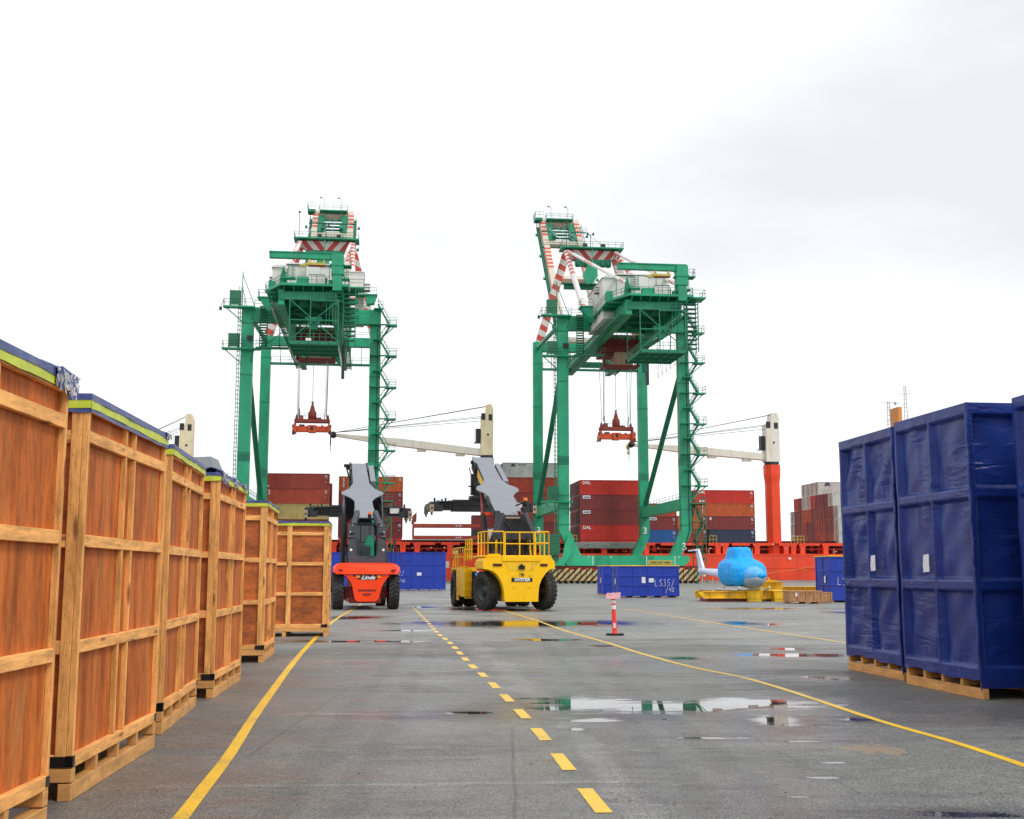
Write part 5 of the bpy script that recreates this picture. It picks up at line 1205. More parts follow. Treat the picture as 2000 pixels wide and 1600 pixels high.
    mb = MB(); mb.add([(-4.9, G - .2, 64.3), (6.0, G - .2, 64.3), (4.7, G - .2, 62.5), (-3.3, G - .2, 62.5), (-4.9, G + 1.8, 64.3), (6.0, G + 1.8, 64.3), (4.7, G + 1.8, 62.5), (-3.3, G + 1.8, 62.5)], [(0, 1, 2, 3), (7, 6, 5, 4), (0, 4, 5, 1), (3, 2, 6, 7), (0, 3, 7, 4), (1, 5, 6, 2)])
    mb.build('apex_beam', CHEV, t)
    ap = landing('apex_platform', -5.6, 6.7, G - 1.4, G + 2.6, 64.7, t, [[(-5.5, G + 2.5), (-5.5, G - 1.3), (6.6, G - 1.3), (6.6, G + 2.5), (-5.5, G + 2.5)]])
    mb = MB(); 
    for x, zz in ((-4.6, 69.5),): mb.beam((x, G - 1, 64.7), (x, G - 1, zz), .1, .1); mb.box(x - .2, x + .2, G - 1.3, G - .8, zz, zz + .25)
    for x in (-.2, .9): mb.beam((.35, G, 64.7), (.35, G, 67.6), .1, .1); mb.box(x - .15, x + .15, G - .2, G + .2, 67.4, 67.9)
    mb.beam((-.2, G, 67.5), (.9, G, 67.5), .08, .08); mb.box(-1.2, -.4, G - .6, G + .4, 64.7, 65.6); mb.box(2.4, 3.2, G - .6, G + .4, 64.7, 65.6)
    islands(mb, 'lamp_post', DARK, ap, gap=.02)
    mb = MB(); mb.box(-2.8, 4.2, G - 1.0, G - .2, 60.9, 62.2)
    for x in (-2.4, -.8, .8, 2.4, 3.6): mb.lathe([(-.2, .001), (-.2, .55), (.2, .55), (.2, .001)], (x, G - .9, 61.2), (1, 0, 0), 14)
    railing(mb, [(-3, G - 1.2), (4.4, G - 1.2)], 60.9, step=1.2); mb.box(-4.9, 5.6, G + .2, G + 1.0, 56.6, 57.5); mb.box(-5.6, 6.2, G - .6, G + .4, 57.4, 57.6)
    mb.build('sheave_frame', GREEND, t)
    mb = MB(); mb.prism([(-1.6, 58.8), (-.6, 61.0), (.4, 61.4), (1.2, 60), (1.3, 58.6), (.3, 57.2), (-.9, 57.0)], 'y', G - 2.4, G - 1.6); mb.beam((.3, G - 2, 61.2), (.3, G - 2, 64), .2, .2); mb.build('rope_guard', GREEN, t)
    for sxn in (-1, 1):
        mb = MB(); mb.beam((sxn * 9.9, G, 45.6), (sxn * 4.9 + .4, G + .6, 63.4), 1.5, 1.3, up=(0, 1, 0)); mb.build('frame_leg', REDWD, t)
        mb = MB(); banded(mb, (sxn * 5.0 + .4, G - .6, 63.6), (sxn * 6.3 + .2, .3, 44.3), .50, [(.02, .42, 7), (.86, .97, 3)]); mb.build('front_stay', [WHITE, REDP], t)
        mb = MB(); banded(mb, (sxn * 4.7 + .4, G - .8, 63.8), (sxn * 3.9 + .7, -18.6, 45.4), .30, [(.02, .12, 5), (.36, .50, 6), (.92, .98, 2)]); mb.build('back_stay', [WHITE, REDP], t)
        X = sxn * 3.9 + .7
        mb = MB(); mb.beam((X, -19.2, 43.1), (X, -18.8, 46.2), 1.3, .9, up=(0, 1, 0), w2=.25, h2=.3)
        for k_ in range(4):
            for j in range(10):
                a0, a1 = 2 * math.pi * j / 10, 2 * math.pi * (j + 1) / 10; zz = 44.5 + k_ * .55
                mb.beam((X + 1.0 + .65 * math.cos(a0), -19.6 + .65 * math.sin(a0), zz), (X + 1.0 + .65 * math.cos(a1), -19.6 + .65 * math.sin(a1), zz), .05, .05)
        for j in range(6):
            a0 = 2 * math.pi * j / 6; mb.beam((X + 1 + .65 * math.cos(a0), -19.6 + .65 * math.sin(a0), 44.4), (X + 1 + .65 * math.cos(a0), -19.6 + .65 * math.sin(a0), 46.2), .05, .05)
        mb.box(X - .2, X + 1.8, -20.3, -18.9, 44.2, 44.35); mb.build('stay_anchor', GREEN, t)
    # raised boom
    h0 = V((0, G + 3.5, 43.2)); h1 = V((0, 70.0, 82.0)); ln = (h1 - h0).length; bd = (h1 - h0).normalized()
    up = V((0, -bd.z, bd.y))          # outward normal: faces the yard
    BM = Matrix(((1, 0, 0, 0), (0, bd.y, up.y, h0.y), (0, bd.z, up.z, h0.z), (0, 0, 0, 1)))
    for sxn in (-1, 1):
        X = .1 + sxn * 3.9
        mb = MB(); mb.M = BM
        def seg(a, b, m, hh=.95): mb.box(X - .62, X + .62, a, b, -hh, hh, m)
        seg(0, ln - 21, 0); s0_ = ln - 21
        for k_ in range(12): seg(s0_ + k_ * .75, s0_ + (k_ + 1) * .75, 1 if k_ % 2 == 0 else 0)
        seg(s0_ + 9, ln - 7.5, 0); s0_ = ln - 7.5
        for k_ in range(8): seg(s0_ + k_ * .8, s0_ + (k_ + 1) * .8, 1 if k_ % 2 == 0 else 0, 1.0)
        seg(s0_ + 6.4, ln, 0)
        bg_ = mb.build('boom_girder', [CREAM, REDP], t)
        mb = MB(); mb.M = BM; xo = X + sxn * .8
        mb.box(min(X + sxn * .64, xo + sxn * .5), max(X + sxn * .64, xo + sxn * .5), 2, ln - 1, -.95, -.85)
        for k_ in range(22): y = 2 + k_ * (ln - 3) / 21; mb.beam((xo + sxn * .45, y, -.9), (xo + sxn * .45, y, .2), .08, .08)
        mb.beam((xo + sxn * .45, 2, .2), (xo + sxn * .45, ln - 1, .2), .08, .08)
        for k_ in range(5): y = 10 + k_ * 9; mb.beam((xo + sxn * .45, y, .2), (xo + sxn * 1.1, y, .5), .08, .08); mb.box(xo + min(sxn * .8, sxn * 1.3), xo + max(sxn * .8, sxn * 1.3), y - .3, y + .3, .4, .8)
        mb.build('walkway', GREEND, bg_)
    mb = MB(); mb.M = BM
    for s_, h_ in ((ln - .8, .9), (ln - 9.6, .9), (ln - 24, .6), (6, .7)): mb.box(-3.2, 3.4, s_ - h_, s_ + h_, -.6, .5)
    islands(mb, 'boom_tie', CREAM, t)
    mb = MB(); mb.M = BM
    for s_ in (ln - 3.2, ln - 4.6, ln - 6.0, ln - 7.4): mb.box(-3.2, 3.4, s_ - .14, s_ + .14, .0, .4)
    mb.box(-3.1, -1.8, ln - 9, ln - 2, -.3, .8); mb.box(2.0, 3.3, ln - 9, ln - 2, -.3, .8)
    for x in (-1.8, 2.0): mb.box(x - .35, x + .35, ln - 8.6, ln - 6.8, .2, 1.5)
    mb.M = None
    for zz in (73.6, 77.2): mb.box(-4.9, 5.2, 61.5, 62.1, zz, zz + .15); railing(mb, [(-4.8, 61.4), (5.1, 61.4)], zz, step=1.3)
    mb.build('boom_sheave_frame', GREEND, t)
    tp = landing('boom_tip_platform', -3.0, 3.2, 67.4, 70.4, 82.2, t, [[(-3.0, 70), (-3.0, 67.5), (3.2, 67.5), (3.2, 70)]])
    mb = MB(); railing(mb, [(-5.6, 71), (-5.6, 67.2), (-3.8, 67.2)], 82.2, h=1.4, step=.8); mb.box(-5.6, -3.9, 67.3, 70, 81.6, 82.2)
    for x in (-2.0, 1.9): mb.beam((x, 67.2, 79.5), (x, 67.2, 84.6), .08, .08); mb.beam((x, 67.2, 84.6), (x - .6, 66.8, 84.8), .07, .07); mb.box(x - .85, x - .5, 66.6, 67.0, 84.6, 84.85)
    islands(mb, 'lamp_post', GREEND, tp, gap=.02)
    mb = MB()
    for x in (-3.4, 3.9): mb.tube((x, G + 1, 65), (x, 67.5, 80.5), .06, 5); mb.tube((x * .2, G + 1, 65), (x * .2, 67.5, 80), .05, 5)
    mb.build('boom_hoist_rope', ROPE, t)
    # service jib on the back corner
    mb = MB(); mb.beam((4.7, -21.0, 42.2), (4.7, -21.0, 44.6), 1.3, 1.3); mb.beam((4.7, -21.0, 44.6), (4.7, -21.0, 47.6), 1.75, 1.6); mb.box(3.6, 5.7, -21.9, -20.1, 45.9, 46.1)
    pj = mb.build('service_jib', GREEN, t)
    mb = MB(); mb.prism([(-5.1, 47.7), (5.4, 47.7), (5.4, 46.5), (3.3, 46.85), (-5.1, 46.9)], 'y', -21.45, -20.55); mb.box(-5.15, 5.45, -21.6, -20.4, 47.7, 47.82); mb.build('jib_arm', GREEN, pj)
    mb = MB(); mb.box(.2, 3.0, -21.4, -20.8, 45.95, 46.3, 0); mb.prism([(-.9, 45.9), (.2, 46.3), (.6, 46.0), (0, 45.7)], 'y', -21.3, -20.9); mb.box(.5, 2.9, -21.3, -20.9, 45.75, 45.95, 1); mb.box(.6, .8, -21.4, -20.8, 46.3, 46.8, 0); mb.box(2.6, 2.8, -21.4, -20.8, 46.3, 46.8, 0)
    mb.build('hoist_trolley', [YRAIL, REDD], pj)
    mb = MB(); railing(mb, [(5.7, -21.8), (6.6, -21.8), (6.6, -20.2)], 45.95, step=.8); mb.box(5.6, 6.7, -21.9, -20.1, 45.8, 45.95); mb.build('railing', GREEND, pj)
    # trolley under the girders
    mb = MB(); mb.box(-2.8, 3.7, 3.2, 10.2, 40.5, 41.1); mb.box(-2.6, 3.5, 3.6, 4.2, 38.9, 40.5); mb.box(-2.6, 3.5, 9.2, 9.8, 38.9, 40.5)
    for x in (-2.6, -.6, 1.4, 3.2): mb.box(x, x + .35, 3.4, 9.8, 38.9, 40.4)
    mb.box(-2.9, 3.7, 4.0, 9.0, 38.6, 38.9)
    for x in (-2.2, -.9, .4, 1.7, 2.9): mb.lathe([(-.14, .001), (-.14, .6), (.14, .6), (.14, .001)], (x, 5, 41.5), (1, 0, 0), 14); mb.lathe([(-.14, .001), (-.14, .5), (.14, .5), (.14, .001)], (x, 8, 41.5), (1, 0, 0), 14)
    railing(mb, [(-2.8, 3.1), (3.7, 3.1)], 41.1, step=.8)
    mb.box(-2.7, -2.3, 3.3, 4.0, 36.5, 38.6); mb.box(-2.6, 3.6, 3.3, 6.9, 36.45, 36.75); mb.box(3.2, 3.5, 3.3, 4, 36.6, 38.6)
    railing(mb, [(-2.6, 3.2), (-.8, 3.2)], 36.7, step=.6); railing(mb, [(2.7, 3.2), (3.6, 3.2), (3.6, 6.8)], 36.7, step=.6)
    tr = mb.build('trolley', TROL, t)
    mb = MB(); mb.box(-.7, 2.5, 3.5, 6.6, 36.8, 39.0)
    for x in (.6, 1.9): mb.box(x - .02, x + .02, 3.46, 3.5, 36.85, 38.9, 1)
    mb.box(1.2, 1.9, 3.44, 3.5, 37.0, 37.7, 2); cbn = mb.build('operator_cab', [CABT, TROL, GLASS], tr)
    mb = MB()
    for x, y in ((-2.3, 4.0), (2.3, 4.0), (-2.3, 8.6), (2.3, 8.6)): mb.tube((x * 1.05, y, 38.8), (x, 6.3 + (y - 6.3) * .35, 27.3), .05, 6)
    for dx in (-.12, .12): mb.tube((-2.3 + dx, 4.2, 38.8), (-2.25 + dx, 5.5, 27.3), .035, 5); mb.tube((2.3 + dx, 4.2, 38.8), (2.25 + dx, 5.5, 27.3), .035, 5)
    mb.tube((.0, 6.3, 38.8), (.0, 6.3, 29.6), .045, 6); mb.build('hoist_rope', ROPE, tr)
    # lift mast, cages and platforms on the left leg
    mb = MB(); 
    for x, y in ((-11.15, -.6), (-11.75, -.6), (-11.45, -.2)): mb.beam((x, y, 2.9), (x, y, 47.5), .09, .09)
    k_ = 0; z = 3.2
    while z < 47: mb.beam((-11.15, -.6, z), (-11.75, -.6, z), .07, .07); mb.beam((-11.75, -.6, z), (-11.45, -.2, z + .35), .05, .05); z += .7
    mb.beam((-11.2, -.6, 47.5), (-10.5, -.6, 44.3), .1, .1); mb.beam((-11.2, -.6, 49.5), (-9.2, -.6, 44.3), .1, .1); mb.beam((-11.2, -.6, 44), (-11.2, -.6, 50), .12, .12); mb.build('lift_mast', GREEND, t)
    for z, w_, zc in ((44.0, 3.4, 2.4), (37.2, 3.4, 2.2), (13.2, 3.0, 2.3)):
        x1 = -8.0 if z == 37.2 else -9.0
        lp = landing('lift_landing', -14.0, x1, -2.3, -.78, z, t, [[(x1, -2.25), (-13.9, -2.25), (-13.9, -.8)]], GREEN, brace=[((-13.6, -1.5, z - .2), (-11.0, -.9, z - 2.4)), ((-9.0, -1.5, z - .2), (-9.6, -.9, z - 2.0))])
        mb = MB(); mb.box(-13.0, -12.9, -2.2, -.9, z, z + zc); mb.box(-11.5, -11.4, -2.2, -.9, z, z + zc); mb.box(-13.0, -11.4, -2.22, -2.2, z + .1, z + zc); mb.box(-13.05, -11.35, -2.25, -.85, z + zc, z + zc + .08)
        mb.build('lift_cage', MESHG, lp)
    mb = MB(); mb.box(-14.6, -14.2, -2.0, -1.6, 43.3, 43.8); mb.beam((-14.4, -1.8, 43.8), (-13.9, -1.8, 45.2), .07, .07); mb.box(-10.2, -9.3, -1.1, -.8, 38.6, 39.4); mb.build('floodlight', DARK, t)
    mb = MB(); mb.box(-13.6, -11.0, -1.4, .4, 4.8, 7.9)
    for k_ in range(8): mb.box(-13.65, -10.95, -1.45, -1.4, 4.9 + k_ * .38, 4.98 + k_ * .38)
    mb.box(-14.2, -10.9, -1.8, .5, 4.55, 4.75); mb.box(-13.9, -11.2, -1.2, .2, 2.9, 4.5); mb.build('lift_base_cabinet', MESHG, t, bevel=.03)
    mb = MB(); mb.prism([(-11.9, 2.9), (-10.4, 2.9), (-9.2, 4.6), (-9.0, 6.6), (-9.6, 7.8), (-10.2, 6.2), (-10.6, 4.4)], 'y', -1.3, -1.0); mb.build('gusset_plate', GREENL, t)
    mb = MB(); mb.beam((-8.6, -2.0, 37.2), (-3.6, -2.2, 37.2), 1.3, .2); railing(mb, [(-8.6, -2.6), (-3.6, -2.8)], 37.3, step=1.2); mb.beam((-8.0, -2, 37), (-4.4, -2, 40), .12, .12); mb.beam((-7, -2, 37.3), (-7, -2, 41.7), .12, .12); mb.beam((-5, -2, 37.3), (-5, -2, 41.7), .12, .12); mb.build('trolley_access_bridge', GREEND, t)
    mb = MB(); stair(mb, (-7.6, -1.9, 37.3), (-7.5, -1.6, 44.1), 1.1, side=(1, 0, 0), rail=False)
    for k_ in range(16): mb.box(-8.1, -7.0, -2.3, -1.7, 37.5 + k_ * .43, 37.58 + k_ * .43)
    for x in (-8.15, -6.95): mb.beam((x, -2.0, 37.2), (x, -2.0, 44.1), .09, .09)
    mb.build('access_ladder', GREEND, t)
    # zig zag stair on the right leg
    zs = [41.7, 36.6, 31.45, 26.3, 21.2, 16.0]
    for i, z in enumerate(zs):
        landing('stair_landing', 11.9, 13.7, -1.6, .2, z, t, [[(11.9, -1.55), (13.65, -1.55), (13.65, .2), (12.0, .2)]], GREEN, brace=[((13.4, -1.2, z - .2), (11.1, -.7, z - 2.3)), ((11.1, -1.2, z - .12), (12.0, -1.2, z - .12))])
        mb = MB(); stair(mb, (12.0, -1.2, z), (11.2 - .0, -1.2, z + .2), .7); mb = MB()
        stair(mb, (12.4, -1.25, z), (10.9, -1.25, z + 2.55) if i else (10.6, -1.25, z + 3.2), .75); stair(mb, (12.6, -.35, z - .1), (11.0, -.35, z - 2.55), .75)
        mb.box(9.9, 11.4, -1.7, -.78, z + 2.45, z + 2.6); railing(mb, [(9.9, -1.68), (11.4, -1.68)], z + 2.6, step=.7)
        mb.box(9.3, 12.0, -1.5, -.78, z - .1, z)
        mb.build('stair_flight', GREEND, t)
    mb = MB(); mb.box(10.9, 13.4, -1.5, 1.2, 12.9, 13.1); railing(mb, [(10.9, -1.45), (13.35, -1.45), (13.35, 1.2)], 13.1, step=.8)
    for x in (11.6, 13.2):
        for y in (-1.3, .9): mb.beam((x, y, .1), (x, y, 13), .12, .12)
    for k_ in range(4):
        z = 1.2 + k_ * 2.95; a, b = ((11.8, z), (13.0, z + 2.9)) if k_ % 2 == 0 else ((13.0, z), (11.8, z + 2.9))
        stair(mb, (a[0], -.3 + (k_ % 2) * .8, a[1]), (b[0], -.3 + (k_ % 2) * .8, b[1]), .7); mb.box(11.5, 13.3, -1.35, 1.0, z + 2.85, z + 2.95)
        mb.beam((11.6, -1.3, z), (13.2, -1.3, z + 2.9), .08, .08)
    mb.build('stair_tower', MESHG, t)
    # black cable conduit down the right leg
    mb = MB(); mb.tube((10.6, -.8, 8.6), (10.6, -.8, 41), .06, 6); mb.tube((10.6, -.8, 8.6), (9.6, -.9, 5), .06, 6); mb.build('conduit', DARK, t)
    return t
c1 = gantry_crane(); P = sh(-36.6, -34.8); c1.location = P; c1.rotation_euler.z = TH
GG = 'green ship to shore gantry cranes on the quay'
tag(c1, 'green gantry crane on the left, seen nearly end on, with raised cream boom', 'gantry crane', GG)
c2 = copy_tree(c1); P2 = sh(14.75, -34.2); P2.z = 0; c2.location = P2; tag(c2, 'green gantry crane on the right, number 3 painted on its legs', 'gantry crane', GG)
# painted numbers and sign of the right crane only
for ch in c2.children:
    if ch.name.startswith('sill_beam') and min(v.co.y for v in ch.data.vertices) < 5:
        mb = MB(); mb.box(3.6, 7.6, -.86, -.832, 3.05, 3.75); sg = mb.build('sign_board', YRAIL, ch)
        text_mesh('HARD HAT AREA', .5, ch, LETB, TM(5.6, -.875, 3.38), sx=.9, bold=.01)
for x, z, y, X in ((10.2 - .5, 5.9, -.79, 1), (10.2, 9.6, 30.5 - .79, 1), (-10.2, 9.6, 30.5 - .79, -1)):
    o = text_mesh('3', 1.7, c2, LETW, TM(x, y, z), 'number', bold=.03)

def crane_spreader(parent_loc, label, drop):
    t = empty('container_spreader', parent_loc, TH)
    z = drop
    mb = MB(); mb.box(-2.9, 2.9, -.75, .75, z + 1.95, z + 2.5); mb.box(-2.2, -1.5, -.6, .6, z + 2.5, z + 3.15); mb.box(.7, 1.5, -.5, .5, z + 2.5, z + 2.8)
    for s_ in (-1, 1):
        mb.lathe([(0, .28), (.5, .2), (.9, .05)], (s_ * 2.55, 0, z + 2.5), (0, 0, 1), 10); mb.box(s_ * 2.75 - .1, s_ * 2.75 + .1, -.6, .6, z + 1.1, z + 1.95)
    hb = mb.build('headblock', SPRR, t, bevel=.03)
    mb = MB(); mb.lathe([(0, .001), (0, .68), (1.15, .68), (1.5, .45), (2.5, .2), (2.55, .14), (2.75, .14), (2.95, .30), (2.96, .001)], (0, 0, z + 2.5), (0, 0, 1), 20); mb.build('cable_basket', SPRR, t)
    mb = MB(); mb.box(-2.9, 2.9, -.55, .55, z + .42, z + 1.35); mb.prism([(-.55, z + .3), (.55, z + .3), (.75, z + 1.5), (-.75, z + 1.5)], 'y', -.75, .75)
    for s_ in (-1, 1):
        mb.prism([(s_ * 2.6, z + .3), (s_ * 3.05, z), (s_ * 3.2, z + .1), (s_ * 3.1, z + 1.0), (s_ * 2.9, z + 1.75), (s_ * 2.7, z + 1.75), (s_ * 2.55, z + 1.3)], 'y', -1.2, 1.2)
    sb = mb.build('spreader_beam', SPRO, t, bevel=.03)
    mb = MB(); mb.box(-.22, .22, -.8, -.74, z + .7, z + 1.3); mb.box(-2.1, -1.2, -.6, -.1, z + 1.36, z + 1.6); mb.box(1.5, 1.8, -.3, .3, z + 1.36, z + 1.55)
    for s_ in (-1, 1):
        mb.box(s_ * 3.02 - .15, s_ * 3.02 + .15, -1.25, -.95, z - .12, z + .5); mb.beam((s_ * 2.05, -.3, z + 2.5), (s_ * 2.1, -.3, z + 4.3), .12, .12); mb.box(s_ * 3.1 - .1, s_ * 3.1 + .1, -1.1, -.8, z + 1.0, z + 1.5)
    islands(mb, 'flipper_arm', DARK, t, gap=.02)
    mb = MB(); railing(mb, [(-1.9, -.6), (-.7, -.6)], z + 2.5, h=1.0, step=.6); railing(mb, [(1.0, -.6), (1.9, -.6)], z + 2.5, h=1.0, step=.5, r=.03); mb.build('railing', ROPE, t)
    return tag(t, label, 'spreader', 'spreaders hanging from the gantry cranes')
def cl(c, x, y): return c.location + EX * x + EY * y
crane_spreader(cl(c1, 0, 6.3), 'red and orange container spreader hanging under the left crane', 24.4)
crane_spreader(cl(c2, 0, 6.3), 'red and orange container spreader hanging under the right crane, yellow hook behind it', 23.9)
# ------------------------------------------------------------------ container ship moored at the quay
SM = Matrix.Translation(S0) @ Matrix.Rotation(TH, 4, 'Z')
ship = empty('container_ship', S0, TH)
DZ = 5.4
mb = MB()
secs = [(-150, 4, 12, 3.5, 9), (-138, .6, 1, 1.5, 5.6), (-120, .3, .3, 0, 5.4), (112, .3, .3, 0, 5.4), (128, 1.5, 5, 1, 6.4), (144, 10, 14.5, 0, 9.0)]
vs = []
for x, yd, yw, zb, zt in secs: vs += [(x, yd, zt), (x, yw, -3.4), (x, 32 - yw, -3.4), (x, 32 - yd, zt)]
fs = []
for i in range(len(secs) - 1):
    a, b = i * 4, i * 4 + 4
    fs += [(a, a + 1, b + 1, b), (a + 1, a + 2, b + 2, b + 1), (a + 2, a + 3, b + 3, b + 2), (a + 3, a, b, b + 3)]
fs += [(0, 3, 2, 1), (20, 21, 22, 23)]
mb.add(vs, fs); hull = fixn(mb.build('hull', SHIP, ship))
mb = MB(); mb.box(-120, 112, .22, .30, 5.1, 5.42); mb.box(-119, 111, .24, .30, 2.6, 2.7); mb.build('rubbing_strake', SHIP, hull)
mb = MB(); mb.box(-120, 112, .2, .298, -2.6, -.8); mb.build('boot_topping', DARK, hull)
# hatch coaming with brackets
r6 = random.Random(12)
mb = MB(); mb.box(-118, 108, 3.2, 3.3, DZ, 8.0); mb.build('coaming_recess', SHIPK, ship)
mb = MB()
mb.box(-118, 108, 1.2, 30.5, 7.35, 7.55)
for i in range(150): 
    x = -118 + i * 1.52
    if r6.random() < .7: mb.box(x, x + r6.uniform(.15, 1.0), 2.2, 3.2, 5.4 + r6.uniform(0, .6), 5.9 + r6.uniform(0, 1.3))
mb.box(-118, 108, 1.9, 2.0, 6.2, 6.32); mb.box(-118, 108, 1.0, 1.06, 6.35, 6.42); mb.build('coaming', SHIPD, ship)
pxs = [652, 700, 752, 787, 815, 879, 940, 1000, 1060, 1118, 1180, 1262, 1330, 1402, 1416, 1478, 1535, 1549, 1567, 1612, 1680, 1740]
mb = MB()
for p in pxs: 
    x = sx(p, 1.0)[0]; mb.box(x - .5, x + .5, .9, 3.1, DZ, 7.5); mb.prism([(x - .8, 7.35), (x + .8, 7.35), (x + .5, 6.6), (x - .5, 6.6)], 'y', .85, 1.2)
for i in range(48):
    x = -118 + i * 4.75; mb.box(x, x + 3.6, .82, 1.18, 7.0, 7.52)
    for k_ in range(4): mb.box(x + .3 + k_ * .9, x + .6 + k_ * .9, .76, .82, 7.14, 7.4)
mb.build('coaming_bracket', SHIP, ship)
mb = MB()
for i in range(70):
    x = -115 + i * 3.2 + r6.uniform(-.5, .5); z = r6.choice((7.2, 6.4, 5.8)); mb.box(x, x + r6.uniform(.1, .3), .72, .76, z, z + r6.uniform(.08, .2))
    if r6.random() < .4: mb.tube((x, 1.4, 5.4), (x, 1.4, 6.5), .06, 6)
mb.build('deck_fitting', REFL, ship)
# yellow stanchion frames, lashing panels
for p in (1120, 1393, 1552, 1564):
    x = sx(p, .8)[0]; mb = MB()
    mb.path([(x - .7, .9, 7.5), (x - .7, .9, 8.9), (x + .7, .9, 8.9), (x + .7, .9, 7.5)], .06, 6); mb.path([(x - .7, .9, 8.2), (x + .7, .9, 8.2)], .05, 6); mb.path([(x, .9, 7.5), (x, .9, 8.9)], .05, 6); mb.build('deck_rail', YRAIL, ship)
xa = sx(1124, .4)[0]; xb = sx(1250, .4)[0]
mb = MB()
for k_ in range(7): mb.box(xa, xb, .35, .5, 6.45 + k_ * .17, 6.53 + k_ * .17)
n_ = 46
for i in range(n_): x = xa + (xb - xa) * i / n_; mb.box(x, x + .07, .3, .36, 6.4, 7.6)
for i in range(40):
    x = r6.uniform(xa, xb - .8); z = r6.uniform(6.45, 7.5); mb.beam((x, .28, z), (x + r6.uniform(.4, 1.4), .28, z + r6.uniform(-.12, .12)), .06, .06)
mb.box(xa, xb, .55, .6, 6.4, 7.6); mb.build('grating', GALV, ship)
mb = MB()
for i, (p, q_) in enumerate(((1375, 1112), (1375, 1118), (1375, 1124), (1542, 1091))):
    x, z = sx(p, .2, q_); mb.box(x - .25, x + .3, .12, .18, z - .2, z + .2)
mb.build('draught_mark', LETW, hull)
a = sx(1642, -.5, 1100); b = sx(1495, -.5, 1122)
mb = MB(); mb.tube((a[0], .2, a[1]), (b[0] - 3, -1.0, b[1] - .3), .06, 6); mb.build('mooring_rope', ORGF, ship)

def deck_crane(pxc, pxw, pyt, pyj, tip, root, hook=None, cm=CRN):
    x, zt = sx(pxc, 3.0, pyt); zj = sx(pxc, 3.0, pyj)[1]; hw = abs(sx(pxc + pxw, 3.0, pyt)[0] - x)
    mb = MB(); o8 = [(x + hw * 1.02 * math.cos(R(22.5 + 45 * i)) * 1.08, 3.0 + hw * 1.08 * math.sin(R(22.5 + 45 * i))) for i in range(8)]
    mb.prism(o8, 'z', DZ, zj - 4.2)
    n8 = [(x + hw * 1.25 * math.cos(R(22.5 + 45 * i)), 3.0 + hw * 1.25 * math.sin(R(22.5 + 45 * i))) for i in range(8)]
    vs = [(p[0], p[1], zj - 4.2) for p in o8] + [(p[0], p[1], zj - 2.6) for p in n8] + [(p[0], p[1], zj - .6) for p in n8]
    mb.add(vs, [(i, (i + 1) % 8, 8 + (i + 1) % 8, 8 + i) for i in range(8)] + [(8 + i, 8 + (i + 1) % 8, 16 + (i + 1) % 8, 16 + i) for i in range(8)] + [tuple(range(16, 24))])
    pd = fixn(mb.build('deck_crane', SHIP, ship))
    mb = MB(); mb.tube((x, 3, zj - .6), (x, 3, zj), hw * 1.1, 20); mb.build('slewing_ring', DARK, pd)
    mb = MB(); mb.prism([(x - hw * 1.1, zj), (x + hw, zj), (x + hw, zt - 1.0), (x + hw * .7, zt), (x - hw * .1, zt), (x - hw * .3, zt - 2.2), (x - hw, zt - 2.2)], 'y', 3 - hw, 3 + hw); ho = mb.build('crane_housing', cm, pd, bevel=.08)
    mb = MB(); mb.box(x - hw * 1.05, x - hw * .35, 3 - hw - .05, 3 - hw + .02, zt - 3.1, zt - 1.8); mb.box(x + hw * .2, x + hw * .8, 3 - hw - .05, 3 - hw + .02, zt - 3.2, zt - 2.0); mb.tube((x + hw * .1, 3 - hw - .04, zt - 6.0), (x + hw * .1, 3 - hw, zt - 6.0), .22, 12)
    mb.box(x - hw - 1.0, x - hw - .12, 2.4, 3.6, zj + 2.6, zj + 5.2); mb.box(x - hw - 1.3, x - hw, 2.2, 3.8, zj + 2.4, zj + 2.55); mb.beam((x - hw - 1.25, 2.3, zj + 2.5), (x - hw - 1.25, 2.3, zj + 5.4), .08, .08)
    islands(mb, 'crane_cab', DARK, ho, gap=.05)
    if root:
        rx, rz_ = sx(root[0], 3.0, root[1]); tx_, tz = sx(tip[0], 3.0, tip[1])
        mb = MB(); n_ = 3
        mid = V((rx, 3, rz_)).lerp(V((tx_, 3, tz)), .55)
        mb.beam((x - hw * .2, 3, rz_ - .1), mid, 1.5, 1.35, h2=1.55, w2=1.5); mb.beam(mid, (tx_, 3, tz), 1.5, 1.55, w2=.7, h2=.55)
        for u in (.16, .42): p = V((rx, 3, rz_)).lerp(V((tx_, 3, tz)), u); mb.box(p.x - .9, p.x + .9, 2.5, 3.5, p.z - 1.25, p.z - .6)
        jb = mb.build('jib', CRNW, pd, bevel=.05)
        mb = MB(); mb.lathe([(-.5, .001), (-.5, .62), (.5, .62), (.5, .001)], (tx_ - .3, 3, tz + .05), (0, 1, 0), 16); hx = tx_ - .8
        mb.tube((hx, 3, tz), (hx, 3, tz - 2.0), .12, 8); mb.tube((hx, 3, tz - 2), (hx, 3, tz - 3.2), .06, 6); mb.build('jib_sheave', DARK, jb)
        mb = MB()
        for q_, z_ in (((x, 2.4), zt - .3), ((x - hw * .6, 2.6), zt - 2.3), ((x - hw * .6, 3.4), zt - 2.5), ((x - hw, 3.0), zt - 3.2), ((x, 3.4), zt - .3)): mb.tube((q_[0], q_[1], z_), (tx_, 3, tz + .5), .05, 5)
        mb.build('luffing_rope', DARK, jb)
    return pd
deck_crane(367, 12.5, 810, 905, (175, 905), (358, 900))
deck_crane(951, 11.5, 791, 890, (654, 850), (945, 884))
deck_crane(1504, 12.5, 808, 903, (1236, 869), (1500, 893), cm=CRNW)
